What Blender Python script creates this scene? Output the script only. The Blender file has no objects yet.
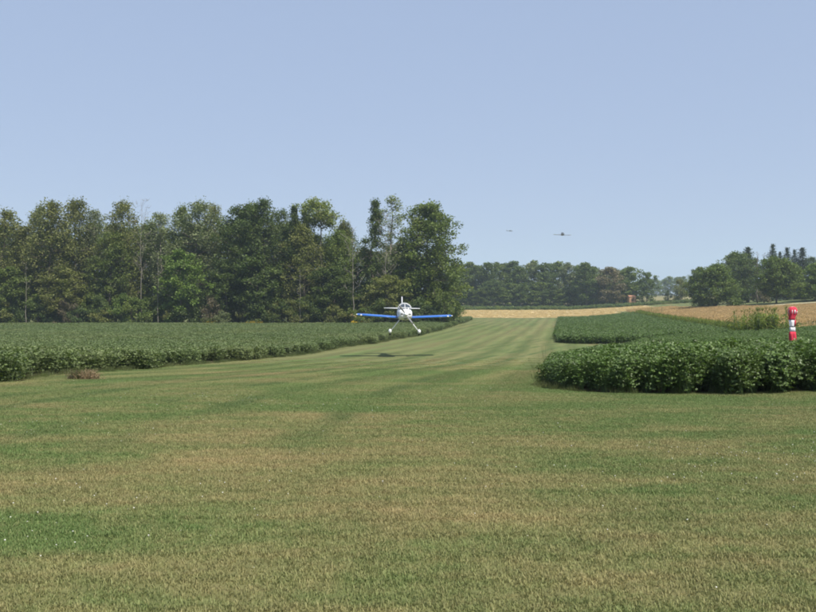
import bpy, math, random
import numpy as np
from mathutils import Vector, Matrix

# ------------------------------------------------------------------ camera, sky, sun, exposure
scene = bpy.context.scene
COL = scene.collection
EYE = 1.70                      # eye height above the ground at the camera
F = 850.0                       # focal length in photo pixels (816 wide)
HOR = 303.0                     # horizon row

cam_d = bpy.data.cameras.new('camera')
cam_d.sensor_width = 36.0
cam_d.lens = F / 816.0 * 36.0
cam_d.clip_start = 0.1
cam_d.clip_end = 9000
cam = bpy.data.objects.new('camera', cam_d)
cam.location = (0, 0, EYE)
cam.rotation_euler = (math.radians(90) - math.atan((306.0 - HOR) / F), 0, 0)
COL.objects.link(cam)
scene.camera = cam

SUN_DIR = Vector((1.25, -1.55, 2.9)).normalized()       # towards the sun: high, behind and to the right
SUN_EL = math.asin(SUN_DIR.z)
SUN_AZ = math.atan2(SUN_DIR.x, SUN_DIR.y)               # clockwise from +Y

world = bpy.data.worlds.new('World')
scene.world = world
world.use_nodes = True
wn = world.node_tree
wn.nodes.clear()
sky = wn.nodes.new('ShaderNodeTexSky')
sky.sky_type = 'NISHITA'
sky.sun_disc = False
sky.sun_elevation = SUN_EL
sky.sun_rotation = SUN_AZ
sky.altitude = 250
sky.air_density = 1.0
sky.dust_density = 1.2
sky.ozone_density = 1.8
bg = wn.nodes.new('ShaderNodeBackground')
bg.inputs['Strength'].default_value = 0.14
wo = wn.nodes.new('ShaderNodeOutputWorld')
gam = wn.nodes.new('ShaderNodeGamma'); gam.inputs[1].default_value = 0.18      # hazy summer sky: little contrast between zenith and horizon
wn.links.new(sky.outputs[0], gam.inputs[0])
tint = wn.nodes.new('ShaderNodeMix'); tint.data_type = 'RGBA'; tint.blend_type = 'MULTIPLY'; tint.inputs[0].default_value = 1.0
tint.inputs[7].default_value = (1.62, 1.90, 2.54, 1)
wn.links.new(gam.outputs[0], tint.inputs[6])
wn.links.new(tint.outputs[2], bg.inputs[0])
wn.links.new(bg.outputs[0], wo.inputs[0])

sun_d = bpy.data.lights.new('sun', 'SUN')
sun_d.energy = 4.0
sun_d.angle = math.radians(0.55)
sun_d.color = (1.0, 0.95, 0.86)
sun = bpy.data.objects.new('sun', sun_d)
sun.rotation_euler = SUN_DIR.to_track_quat('Z', 'Y').to_euler()
sun.location = SUN_DIR * 50
COL.objects.link(sun)

scene.view_settings.view_transform = 'Standard'
scene.view_settings.look = 'None'
scene.view_settings.exposure = 0.60
scene.view_settings.gamma = 1.0
scene.view_settings.use_curve_mapping = False
scene.cycles.max_bounces = 6
scene.cycles.diffuse_bounces = 3
scene.cycles.transmission_bounces = 4
scene.cycles.transparent_max_bounces = 8
scene.cycles.volume_bounces = 2
scene.cycles.filter_width = 1.9

rng = np.random.default_rng(7)
random.seed(7)

# ------------------------------------------------------------------ helpers
def tag(o, label=None, cat=None, group=None, kind=None):
    if label: o['label'] = label
    if cat: o['category'] = cat
    if group: o['group'] = group
    if kind: o['kind'] = kind
    return o

def empty(name, loc=(0, 0, 0), rz=0.0):
    o = bpy.data.objects.new(name, None)
    o.empty_display_size = 0.2
    o.location = loc
    o.rotation_euler = (0, 0, rz)
    COL.objects.link(o)
    return o

def mesh_np(name, verts, faces, smooth=False):
    """verts (N,3), faces (M,k) array"""
    verts = np.asarray(verts, np.float32); faces = np.asarray(faces, np.int32)
    me = bpy.data.meshes.new(name)
    n, k = faces.shape
    me.vertices.add(len(verts)); me.vertices.foreach_set('co', verts.ravel())
    me.loops.add(n * k); me.loops.foreach_set('vertex_index', faces.ravel())
    me.polygons.add(n)
    me.polygons.foreach_set('loop_start', np.arange(0, n * k, k, dtype=np.int32))
    me.polygons.foreach_set('loop_total', np.full(n, k, np.int32))
    me.update(calc_edges=True)
    me.polygons.foreach_set('use_smooth', np.full(n, smooth, dtype=bool))
    me.validate()
    return me

def add(name, me, mat=None, parent=None, link=True):
    o = bpy.data.objects.new(name, me)
    if mat is not None:
        if len(me.materials) == 0: me.materials.append(mat)
        elif me.materials[0] != mat:
            o.material_slots[0].link = 'OBJECT'
            o.material_slots[0].material = mat
    if link: COL.objects.link(o)
    if parent: o.parent = parent
    return o

class MB:
    """collects polygons into one mesh"""
    def __init__(s): s.v = []; s.f = []
    def ring(s, pts):
        i = len(s.v); s.v.extend([tuple(p) for p in pts]); return list(range(i, i + len(pts)))
    def bridge(s, a, b):
        n = len(a)
        for i in range(n): s.f.append((a[i], a[(i + 1) % n], b[(i + 1) % n], b[i]))
    def cap(s, a, flip=False): s.f.append(tuple(reversed(a)) if flip else tuple(a))
    def loft(s, rings, caps=True):
        R = [s.ring(r) for r in rings]
        for a, b in zip(R, R[1:]): s.bridge(a, b)
        if caps: s.cap(R[0], True); s.cap(R[-1])
    def tube(s, pts, radii, n=8, caps=True):
        pts = [Vector(p) for p in pts]
        rings = []
        for i, p in enumerate(pts):
            d = (pts[min(i + 1, len(pts) - 1)] - pts[max(i - 1, 0)]).normalized()
            a = d.orthogonal().normalized() if abs(d.z) > .99 else d.cross(Vector((0, 0, 1))).normalized()
            b = d.cross(a)
            r = radii[i] if hasattr(radii, '__len__') else radii
            rings.append([p + (a * math.cos(t) + b * math.sin(t)) * r for t in [2 * math.pi * k / n for k in range(n)]])
        s.loft(rings, caps)
    def box(s, lo, hi):
        (x0, y0, z0), (x1, y1, z1) = lo, hi
        s.loft([[(x0, y0, z0), (x1, y0, z0), (x1, y1, z0), (x0, y1, z0)], [(x0, y0, z1), (x1, y0, z1), (x1, y1, z1), (x0, y1, z1)]])
    def ellipsoid(s, c, r, n=14, m=9):
        rings = []
        for j in range(m + 1):
            ph = -math.pi / 2 + math.pi * (j + .02) / (m + .04)
            rings.append([(c[0] + r[0] * math.cos(ph) * math.cos(2 * math.pi * k / n), c[1] + r[1] * math.cos(ph) * math.sin(2 * math.pi * k / n), c[2] + r[2] * math.sin(ph)) for k in range(n)])
        s.loft(rings)
    def mesh(s, name, smooth=True):
        me = bpy.data.meshes.new(name)
        me.from_pydata(s.v, [], s.f)
        me.update()
        for p in me.polygons: p.use_smooth = smooth
        return me
    def build(s, name, mat, parent=None, smooth=True):
        return add(name, s.mesh(name, smooth), mat, parent)

# ------------------------------------------------------------------ materials
def nt(name):
    m = bpy.data.materials.new(name); m.use_nodes = True
    t = m.node_tree; t.nodes.clear()
    out = t.nodes.new('ShaderNodeOutputMaterial')
    return m, t, out

def N(t, typ, **kw):
    n = t.nodes.new(typ)
    for k, v in kw.items():
        if k in n.inputs: n.inputs[k].default_value = v
        else: setattr(n, k, v)
    return n

def L(t, a, b): t.links.new(a, b)

def mixcol(t, fac, a, b, blend='MIX'):
    n = t.nodes.new('ShaderNodeMix'); n.data_type = 'RGBA'; n.blend_type = blend
    for sock, val in ((n.inputs[0], fac), (n.inputs[6], a), (n.inputs[7], b)):
        if isinstance(val, (int, float)): sock.default_value = val
        elif isinstance(val, tuple): sock.default_value = val if len(val) == 4 else (*val, 1)
        else: t.links.new(val, sock)
    return n.outputs[2]

def math_n(t, op, a, b=None, clamp=False):
    n = t.nodes.new('ShaderNodeMath'); n.operation = op; n.use_clamp = clamp
    for i, val in enumerate((a, b)):
        if val is None: continue
        if isinstance(val, (int, float)): n.inputs[i].default_value = val
        else: t.links.new(val, n.inputs[i])
    return n.outputs[0]

def maprange(t, v, a, b, c=0.0, d=1.0):
    n = t.nodes.new('ShaderNodeMapRange'); n.interpolation_type = 'SMOOTHSTEP'
    t.links.new(v, n.inputs[0])
    for i, x in enumerate((a, b, c, d)): n.inputs[i + 1].default_value = x
    return n.outputs[0]

def noise(t, vec, scale, detail=3.0, rough=.55, dist=0.0):
    n = t.nodes.new('ShaderNodeTexNoise')
    n.inputs['Scale'].default_value = scale; n.inputs['Detail'].default_value = detail
    n.inputs['Roughness'].default_value = rough; n.inputs['Distortion'].default_value = dist
    t.links.new(vec, n.inputs['Vector'])
    return n.outputs[0]

def leaf_mat(name, col, var=.35, alt=None, altfac=.25, trans=.35, rough=.55, pscale=.25, spec=.35, pale=0.0):
    """foliage: per leaf, per plant and drifting colour; some light passes through the leaves"""
    m, t, out = nt(name)
    geo = N(t, 'ShaderNodeNewGeometry'); oi = N(t, 'ShaderNodeObjectInfo')
    isl = geo.outputs['Random Per Island']
    v1 = math_n(t, 'MULTIPLY_ADD', isl, 2 * var); v1.node.inputs[2].default_value = 1 - var
    v2 = math_n(t, 'MULTIPLY_ADD', oi.outputs['Random'], .3); v2.node.inputs[2].default_value = .85
    n1 = noise(t, geo.outputs['Position'], pscale, 2)
    c = mixcol(t, math_n(t, 'MULTIPLY', maprange(t, n1, .4, .7), altfac), col, alt or (col[0] * 1.6, col[1] * 1.35, col[2] * 1.1))
    c = mixcol(t, 1.0, c, math_n(t, 'MULTIPLY', v1, v2), 'MULTIPLY')
    if pale: c = mixcol(t, math_n(t, 'MULTIPLY', math_n(t, 'GREATER_THAN', isl, 1 - pale), .7), c, (.27, .33, .17))
    p = N(t, 'ShaderNodeBsdfPrincipled', Roughness=rough)
    p.inputs['Specular IOR Level'].default_value = spec
    L(t, c, p.inputs['Base Color'])
    tr = N(t, 'ShaderNodeBsdfTranslucent')
    L(t, mixcol(t, 1.0, c, (1.1, 1.25, .6), 'MULTIPLY'), tr.inputs[0])
    mx = N(t, 'ShaderNodeMixShader', Fac=trans)
    L(t, p.outputs[0], mx.inputs[1]); L(t, tr.outputs[0], mx.inputs[2]); L(t, mx.outputs[0], out.inputs[0])
    return m

def plain(name, col, rough=.5, metal=0.0, coat=0.0, nz=.06, nscale=6.0, spec=.5):
    m, t, out = nt(name)
    geo = N(t, 'ShaderNodeNewGeometry'); tc = N(t, 'ShaderNodeTexCoord')
    n1 = noise(t, tc.outputs['Object'], nscale, 4)
    c = mixcol(t, 1.0, (*col, 1), math_n(t, 'MULTIPLY_ADD', n1, 2 * nz), 'MULTIPLY')
    # multiply-add third input
    for n in t.nodes:
        if n.type == 'MATH' and n.operation == 'MULTIPLY_ADD': n.inputs[2].default_value = 1 - nz
    p = N(t, 'ShaderNodeBsdfPrincipled', Roughness=rough, Metallic=metal)
    p.inputs['Coat Weight'].default_value = coat
    p.inputs['Specular IOR Level'].default_value = spec
    L(t, c, p.inputs['Base Color']); L(t, p.outputs[0], out.inputs[0])
    return m

def bark(name, col):
    m, t, out = nt(name)
    tc = N(t, 'ShaderNodeTexCoord')
    mp = N(t, 'ShaderNodeMapping'); mp.inputs['Scale'].default_value = (6, 6, .8); L(t, tc.outputs['Object'], mp.inputs[0])
    n1 = noise(t, mp.outputs[0], 1.0, 4)
    c = mixcol(t, n1, tuple(x * .55 for x in col), tuple(x * 1.35 for x in col))
    p = N(t, 'ShaderNodeBsdfPrincipled', Roughness=.9); L(t, c, p.inputs['Base Color'])
    b = N(t, 'ShaderNodeBump', Strength=.6); L(t, n1, b.inputs['Height']); L(t, b.outputs[0], p.inputs['Normal'])
    L(t, p.outputs[0], out.inputs[0])
    return m

RUN = math.atan(.18)            # bearing of the airstrip to the right of the camera's axis

def turf_colour(t):
    """colour of the mown strip in world space: lush and dried patches, mower passes"""
    geo = N(t, 'ShaderNodeNewGeometry')
    pos = geo.outputs['Position']
    mp = N(t, 'ShaderNodeMapping'); mp.inputs['Rotation'].default_value = (0, 0, RUN); L(t, pos, mp.inputs[0])
    sep = N(t, 'ShaderNodeSeparateXYZ'); L(t, mp.outputs[0], sep.inputs[0])
    sp0 = N(t, 'ShaderNodeSeparateXYZ'); L(t, pos, sp0.inputs[0])
    st = N(t, 'ShaderNodeMapping'); st.inputs['Scale'].default_value = (1.0, .035, 1); L(t, mp.outputs[0], st.inputs[0])
    big = noise(t, pos, .16, 4, .6, .6)
    st2 = N(t, 'ShaderNodeMapping'); st2.inputs['Scale'].default_value = (.32, .85, 1); st2.inputs['Rotation'].default_value = (0, 0, -.12); L(t, pos, st2.inputs[0])
    mid_far = noise(t, st.outputs[0], .55, 3, .55, .3)
    mid_near = noise(t, st2.outputs[0], 1.0, 5, .65, .4)
    away = maprange(t, sp0.outputs[1], 13.0, 30.0, 0.0, 1.0)
    mm = N(t, 'ShaderNodeMix'); mm.data_type = 'FLOAT'; L(t, away, mm.inputs[0]); L(t, mid_near, mm.inputs[2]); L(t, mid_far, mm.inputs[3])
    mid = mm.outputs[0]
    fine = noise(t, pos, 4.5, 4, .7)
    # drier turf close to the camera, greener hollow beyond it
    near = maprange(t, sp0.outputs[1], 9.0, 17.0, 1.0, 0.0)
    far = maprange(t, sp0.outputs[1], 26.0, 60.0, 0.0, 1.0)
    d = math_n(t, 'MULTIPLY_ADD', big, 2.0); d.node.inputs[2].default_value = -1.0
    d2 = math_n(t, 'MULTIPLY_ADD', mid, 2.3); d2.node.inputs[2].default_value = -1.15
    d3 = math_n(t, 'MULTIPLY_ADD', fine, .9); d3.node.inputs[2].default_value = -.45
    d = math_n(t, 'MULTIPLY', d, maprange(t, sp0.outputs[1], 25.0, 90.0, 1.0, .25))
    d3 = math_n(t, 'MULTIPLY', d3, maprange(t, sp0.outputs[1], 25.0, 90.0, 1.0, .3))
    d2 = math_n(t, 'MULTIPLY', d2, maprange(t, sp0.outputs[1], 25.0, 90.0, 1.0, .5))
    s = math_n(t, 'ADD', math_n(t, 'ADD', d, d2), d3)
    s = math_n(t, 'ADD', s, math_n(t, 'MULTIPLY', near, .34))
    s = math_n(t, 'ADD', s, math_n(t, 'MULTIPLY', far, .15))
    s = math_n(t, 'ADD', s, .17, True)
    c = mixcol(t, s, (.110, .157, .050), (.262, .215, .102))
    # mower passes
    u = sep.outputs[0]
    wob = noise(t, pos, .05, 2)
    ph = math_n(t, 'ADD', math_n(t, 'MULTIPLY', u, 2.6), math_n(t, 'MULTIPLY', wob, 3.5))
    w = math_n(t, 'SINE', ph)
    wv = math_n(t, 'MULTIPLY_ADD', w, math_n(t, 'MULTIPLY', away, .13)); wv.node.inputs[2].default_value = 1.0
    nar_a = noise(t, st.outputs[0], 2.2, 3, .6); nar_b = noise(t, st2.outputs[0], 2.6, 4, .65)
    m2 = N(t, 'ShaderNodeMix'); m2.data_type = 'FLOAT'; L(t, away, m2.inputs[0]); L(t, nar_b, m2.inputs[2]); L(t, nar_a, m2.inputs[3]); nar = m2.outputs[0]
    wn2 = math_n(t, 'MULTIPLY_ADD', nar, .5); wn2.node.inputs[2].default_value = .75
    c = mixcol(t, 1.0, c, math_n(t, 'MULTIPLY', wv, wn2), 'MULTIPLY')
    # faint tyre tracks that sweep along the strip
    xx, yv = sp0.outputs[0], sp0.outputs[1]
    cx = math_n(t, 'ADD', math_n(t, 'MULTIPLY', yv, .05), math_n(t, 'MULTIPLY', math_n(t, 'MULTIPLY', yv, yv), .0018))
    du = math_n(t, 'SUBTRACT', xx, cx)
    tr = None
    for off in (-5.9, -4.4, -8.3, -9.8, -2.1):
        k = maprange(t, math_n(t, 'ABSOLUTE', math_n(t, 'SUBTRACT', du, off)), .10, .42, 1.0, 0.0)
        tr = k if tr is None else math_n(t, 'MAXIMUM', tr, k)
    brk = maprange(t, noise(t, pos, .35, 2), .38, .6)
    tr = math_n(t, 'MULTIPLY', math_n(t, 'MULTIPLY', tr, brk), maprange(t, yv, 8.0, 14.0, 0.0, .85))
    c = mixcol(t, tr, c, (.085, .125, .042))
    return c, geo, fine

def turf_ground():
    m, t, out = nt('turf_ground')
    c, geo, fine = turf_colour(t)
    p = N(t, 'ShaderNodeBsdfPrincipled', Roughness=.95)
    p.inputs['Specular IOR Level'].default_value = .1
    sp = N(t, 'ShaderNodeTexVoronoi', Scale=13.0); L(t, geo.outputs['Position'], sp.inputs['Vector'])
    g = math_n(t, 'MULTIPLY_ADD', sp.outputs['Distance'], .35); g.node.inputs[2].default_value = .84
    c2 = mixcol(t, 1.0, c, g, 'MULTIPLY')
    c2 = mixcol(t, 1.0, c2, (.82, .82, .82), 'MULTIPLY')
    L(t, c2, p.inputs['Base Color'])
    b = N(t, 'ShaderNodeBump', Strength=.55, Distance=.05)
    hn = noise(t, geo.outputs['Position'], 9.0, 6, .75); L(t, hn, b.inputs['Height']); L(t, b.outputs[0], p.inputs['Normal'])
    L(t, p.outputs[0], out.inputs[0])
    return m

def turf_blade():
    m, t, out = nt('turf_blade')
    c, geo, fine = turf_colour(t)
    isl = geo.outputs['Random Per Island']
    v = math_n(t, 'MULTIPLY_ADD', isl, .7); v.node.inputs[2].default_value = 1.15
    c2 = mixcol(t, 1.0, c, v, 'MULTIPLY')
    straw = math_n(t, 'GREATER_THAN', isl, .86)
    c2 = mixcol(t, math_n(t, 'MULTIPLY', straw, .35), c2, (.40, .33, .17))
    p = N(t, 'ShaderNodeBsdfPrincipled', Roughness=.6); p.inputs['Specular IOR Level'].default_value = .25
    L(t, c2, p.inputs['Base Color'])
    tr = N(t, 'ShaderNodeBsdfTranslucent'); L(t, c2, tr.inputs[0])
    mx = N(t, 'ShaderNodeMixShader', Fac=.35)
    L(t, p.outputs[0], mx.inputs[1]); L(t, tr.outputs[0], mx.inputs[2]); L(t, mx.outputs[0], out.inputs[0])
    return m

def field_mat(name, c1, c2, scale, rows=0.0, c3=None):
    m, t, out = nt(name)
    geo = N(t, 'ShaderNodeNewGeometry'); pos = geo.outputs['Position']
    n1 = noise(t, pos, scale, 5, .65); n2 = noise(t, pos, scale * 12, 4, .7)
    c = mixcol(t, maprange(t, n1, .3, .7), c1, c2)
    f = math_n(t, 'MULTIPLY_ADD', n2, .7); f.node.inputs[2].default_value = .65
    c = mixcol(t, 1.0, c, f, 'MULTIPLY')
    if c3: c = mixcol(t, maprange(t, noise(t, pos, scale * 2.5, 3, .6), .56, .68), c, c3)
    if rows:
        sep = N(t, 'ShaderNodeSeparateXYZ'); L(t, pos, sep.inputs[0])
        w = math_n(t, 'SINE', math_n(t, 'ADD', math_n(t, 'MULTIPLY', sep.outputs[1], rows), math_n(t, 'MULTIPLY', n1, 3.0)))
        wv = math_n(t, 'MULTIPLY_ADD', w, .08); wv.node.inputs[2].default_value = 1.0
        c = mixcol(t, 1.0, c, wv, 'MULTIPLY')
    p = N(t, 'ShaderNodeBsdfPrincipled', Roughness=.95); p.inputs['Specular IOR Level'].default_value = .1
    L(t, c, p.inputs['Base Color'])
    b = N(t, 'ShaderNodeBump', Strength=.5, Distance=.15); L(t, n2, b.inputs['Height']); L(t, b.outputs[0], p.inputs['Normal'])
    L(t, p.outputs[0], out.inputs[0])
    return m

M = dict(
    turf=turf_ground(), blade=turf_blade(),
    soil=field_mat('field_soil', (.07, .055, .035), (.10, .085, .05), .5),
    stubble=field_mat('stubble_ground', (.46, .36, .19), (.56, .45, .25), .06, 1.1, (.36, .30, .15)),
    grain=field_mat('grain_ground', (.42, .29, .15), (.48, .34, .18), .05),
    farfield=field_mat('far_field_ground', (.16, .16, .07), (.26, .22, .11), .02),
    lane=field_mat('lane_gravel', (.34, .30, .19), (.42, .37, .24), .3),
    bean=leaf_mat('bean_leaf', (.112, .172, .050), .5, (.13, .18, .055), .45, .32, .46, .35, .42, .035),
    bean_far=leaf_mat('bean_leaf_soft', (.135, .178, .066), .42, (.18, .205, .08), .6, .3, .5, .07, .4),
    corn=leaf_mat('corn_leaf', (.155, .20, .035), .35, (.26, .26, .05), .5, .4, .45, .4),
    corn_dark=leaf_mat('corn_leaf_dark', (.075, .12, .03), .35, (.14, .17, .04), .5, .4, .45, .4),
    wheat=leaf_mat('ripe_grain', (.52, .365, .185), .3, (.58, .42, .21), .5, .25, .7, .08),
    straw=leaf_mat('straw', (.55, .42, .22), .3, (.62, .50, .28), .5, .2, .8, .1),
    weed=leaf_mat('weed_leaf', (.11, .145, .045), .4, (.19, .19, .07), .5),
    rust=leaf_mat('dry_weed', (.38, .27, .165), .35, (.36, .31, .19), .5),
    brush=leaf_mat('brush_leaf', (0.084, 0.126, 0.042), .4, (0.140, 0.168, 0.056), .5),
    gold=leaf_mat('goldenrod_flower', (.55, .38, .03), .3, (.5, .4, .06), .3),
    clover=plain('clover_flower', (.75, .74, .66), .8, nz=.1),
    dark=leaf_mat('leaf_dark', (0.090, 0.127, 0.033), .4, (0.140, 0.174, 0.044), .5),
    mid=leaf_mat('leaf_mid', (0.127, 0.168, 0.039), .4, (0.200, 0.225, 0.051), .5),
    olive=leaf_mat('leaf_olive', (0.163, 0.177, 0.052), .4, (0.230, 0.221, 0.072), .5),
    grey=leaf_mat('leaf_grey', (0.175, 0.202, 0.094), .4, (0.250, 0.262, 0.130), .5),
    yellow=leaf_mat('leaf_yellow_green', (0.196, 0.230, 0.063), .35, (0.253, 0.265, 0.086), .5),
    lime=leaf_mat('leaf_lime', (0.137, 0.202, 0.040), .35, (0.187, 0.252, 0.053), .5),
    brown=leaf_mat('leaf_brownish', (0.179, 0.151, 0.089), .4, (0.215, 0.172, 0.114), .5),
    spruce=leaf_mat('needle', (0.043, 0.070, 0.036), .4, (0.068, 0.095, 0.043), .4, .15),
    park=leaf_mat('leaf_park', (0.116, 0.163, 0.035), .4, (0.162, 0.209, 0.043), .5),
    bark=bark('bark', (.13, .105, .08)), bark_pale=bark('bark_pale', (.24, .215, .175)), bark_dark=bark('bark_dark', (.07, .058, .045)),
    white=plain('white_paint', (.80, .80, .79), .3, coat=.5, nz=.03),
    blue=plain('blue_paint', (.018, .13, .50), .3, coat=.5, nz=.05),
    metal=plain('propeller_alloy', (.32, .31, .31), .4, .6, nz=.1),
    black=plain('black_rubber', (.02, .02, .02), .8),
    dkgrey=plain('dark_grey_and_silhouette', (.10, .115, .13), .55, nz=.1),  # also the backlit darkness of the small sky airplane, put into its colour
    midgrey=plain('silhouette_grey', (.20, .225, .25), .55, nz=.08),  # silhouette tone put into the colour of airplanes against the sky
    glass=plain('tinted_canopy', (.035, .045, .05), .06, coat=1.0, nz=.05),
    lens=plain('lamp_lens', (.85, .85, .8), .15, coat=1.0, nz=.02),
    red=plain('red_fabric', (.62, .032, .065), .8, nz=.15, nscale=9), whitef=plain('white_fabric', (.74, .72, .73), .8, nz=.08, nscale=9),
    steel=plain('galvanised_steel', (.42, .43, .44), .45, .8, nz=.12),
    barnwall=plain('tan_boards', (.40, .23, .13), .85, nz=.15), barnroof=plain('brown_roof', (.34, .17, .10), .8, nz=.15), barndark=plain('barn_door', (.10, .06, .04), .9),
)

# ------------------------------------------------------------------ the lie of the land
_D = np.array([-60, 0, 5, 12, 19, 28, 40, 52, 65, 82, 100, 140, 177, 200, 235, 270, 310, 350, 400, 480, 600, 900, 1500, 3500], float)
_H = np.array([-1.7, -1.7, -1.7, -1.78, -2.0, -2.45, -3.1, -3.65, -4.1, -4.42, -4.6, -4.75, -4.8, -4.82, -4.8, -4.65, -4.0, -2.95, -1.4, .4, 3.0, 8.0, 12.0, 14.0], float)
_yy = np.arange(-60, 3501, 1.0)
_hh = np.interp(_yy, _D, _H)
def _smooth(a, w):
    k = np.hanning(2 * w + 1); k /= k.sum()
    return np.convolve(np.pad(a, w, mode='edge'), k, 'valid')
_s1 = _smooth(_hh, 5); _s2 = _smooth(_hh, 20)
_w = np.clip((_yy - 60) / 80, 0, 1)
_hh = _s1 * (1 - _w) + _s2 * _w

def xb(y): return 3.0 + .18 * (np.asarray(y, float) - 19.0)          # right border of the strip
def xl(y): return np.interp(y, [10, 18, 26.5, 36, 44, 54, 63, 82, 100, 122, 160, 235, 262], [-10.8, -11.2, -11.8, -12.4, -12.6, -11.2, -9.6, -7.0, -3.2, 1.2, 7.0, 17.0, 20.5])
def xc(y): return np.interp(y, [70, 88, 230, 300], [31.5, 35.0, 62.0, 76.0])  # right border of the middle bean field

def Z(x, y):
    x = np.asarray(x, float); y = np.asarray(y, float)
    b = np.interp(y, _yy, _hh) + EYE
    u = x - (xb(np.minimum(y, 400)) + 1.0)
    v = np.where(u <= 0, 0, np.where(u < 10, u * u / 20, u - 5))
    v = 110 * np.tanh(v / 110)
    s = np.interp(y, [-60, 8, 20, 40, 80, 205, 245, 400, 700], [0, .004, .030, .060, .062, .072, .096, .05, 0])
    w = .05 * np.sin(x * .11 + 1) * np.cos(y * .07) + .03 * np.sin(x * .31 + y * .19)
    return b + s * v + w * np.clip((np.hypot(x, y) - 4) / 20, 0, 1)

def z1(x, y): return float(Z(x, y))
def at_px(px, d): return (px - 408.0) / F * d

def graded(lo, hi, step0, grow, centre=0.0):
    out = [centre]; s = step0
    while out[-1] < hi: out.append(out[-1] + s); s *= grow
    neg = [centre]; s = step0
    while neg[-1] > lo: neg.append(neg[-1] - s); s *= grow
    return np.array(sorted(set(neg[1:] + out)))

gx = graded(-3200, 3200, .8, 1.022, 4.0)
gy = np.concatenate([np.arange(-60, 0, 3.0), graded(0.0, 3400, .6, 1.013, 0.0)[1:]])
gy = gy[gy >= -60]
X, Y = np.meshgrid(gx, gy)
nx, ny = len(gx), len(gy)
idx = np.arange(nx * ny).reshape(ny, nx)
faces = np.stack([idx[:-1, :-1], idx[:-1, 1:], idx[1:, 1:], idx[1:, :-1]], -1).reshape(-1, 4)
ground = add('ground', mesh_np('ground', np.stack([X, Y, Z(X, Y)], -1).reshape(-1, 3), faces, True), M['turf'])
tag(ground, 'mown green and dried brown grass of the airstrip and its verges', 'ground', kind='structure')

def sheet(name, mat, ys, xa, xbf, nxs, off, label, cat):
    """a field laid over the ground between two borders given as functions of y"""
    ys = np.asarray(ys, float); rows = []
    for y in ys:
        xs = np.linspace(xa(y), xbf(y), nxs)
        rows.append(np.stack([xs, np.full(nxs, y), Z(xs, y) + off], -1))
    v = np.array(rows); i = np.arange(len(ys) * nxs).reshape(len(ys), nxs)
    f = np.stack([i[:-1, :-1], i[:-1, 1:], i[1:, 1:], i[1:, :-1]], -1).reshape(-1, 4)
    o = add(name, mesh_np(name, v.reshape(-1, 3), f, True), mat)
    return tag(o, label, cat, kind='structure')

sheet('bean_field', M['soil'], np.arange(19.0, 176, 1.5), lambda y: -150, lambda y: xl(y) - .35, 150, .03, 'bare soil of the bean field left of the airstrip', 'field')
def corner(y, y0, r): return r - math.sqrt(max(0, r * r - max(0, (y0 + r) - y) ** 2)) if y < y0 + r else 0.0
sheet('bean_field', M['soil'], np.arange(18.9, 36, .6), lambda y: xb(y) + .35 + corner(y, 18.5, 3.4), lambda y: 50, 60, .02, 'bare soil under the near bean patch right of the airstrip', 'field')
sheet('bean_field', M['soil'], np.arange(93, 240, 1.5), lambda y: xb(y) + .35 + corner(y, 92.4, 9), lambda y: xc(y), 40, .03, 'bare soil of the middle bean field beyond the near patch', 'field')
sheet('stubble_field', M['stubble'], np.arange(266, 352, 2.0), lambda y: -60, lambda y: np.interp(y, [266, 296, 300, 352], [68, 72, 90, 98]), 50, .05, 'pale straw coloured stubble field across the end of the airstrip', 'field')
sheet('grain_field', M['grain'], np.arange(84, 299, 1.5), lambda y: xc(y) + 1.5, lambda y: np.interp(y, [212, 216, 240, 300], [260, 93, 84, 92]), 90, .04, 'tan field of ripe grain right of the corn strip', 'field')
sheet('far_field', M['farfield'], np.arange(420, 1500, 20.0), lambda y: -300 - y, lambda y: 400 + y, 80, .15, 'dull green and tan fields beyond the far wood', 'field')
sheet('gravel_lane', M['lane'], np.arange(227, 232.5, 1.0), lambda y: 98, lambda y: 300, 90, .06, 'pale lane in front of the trees on the right', 'lane')

# ------------------------------------------------------------------ scattering (uncountable growth)
PROTO = {}
def proto_collection(name, objs):
    c = bpy.data.collections.new(name)
    for o in objs: c.objects.link(o)
    PROTO[name] = c
    return c

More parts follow.
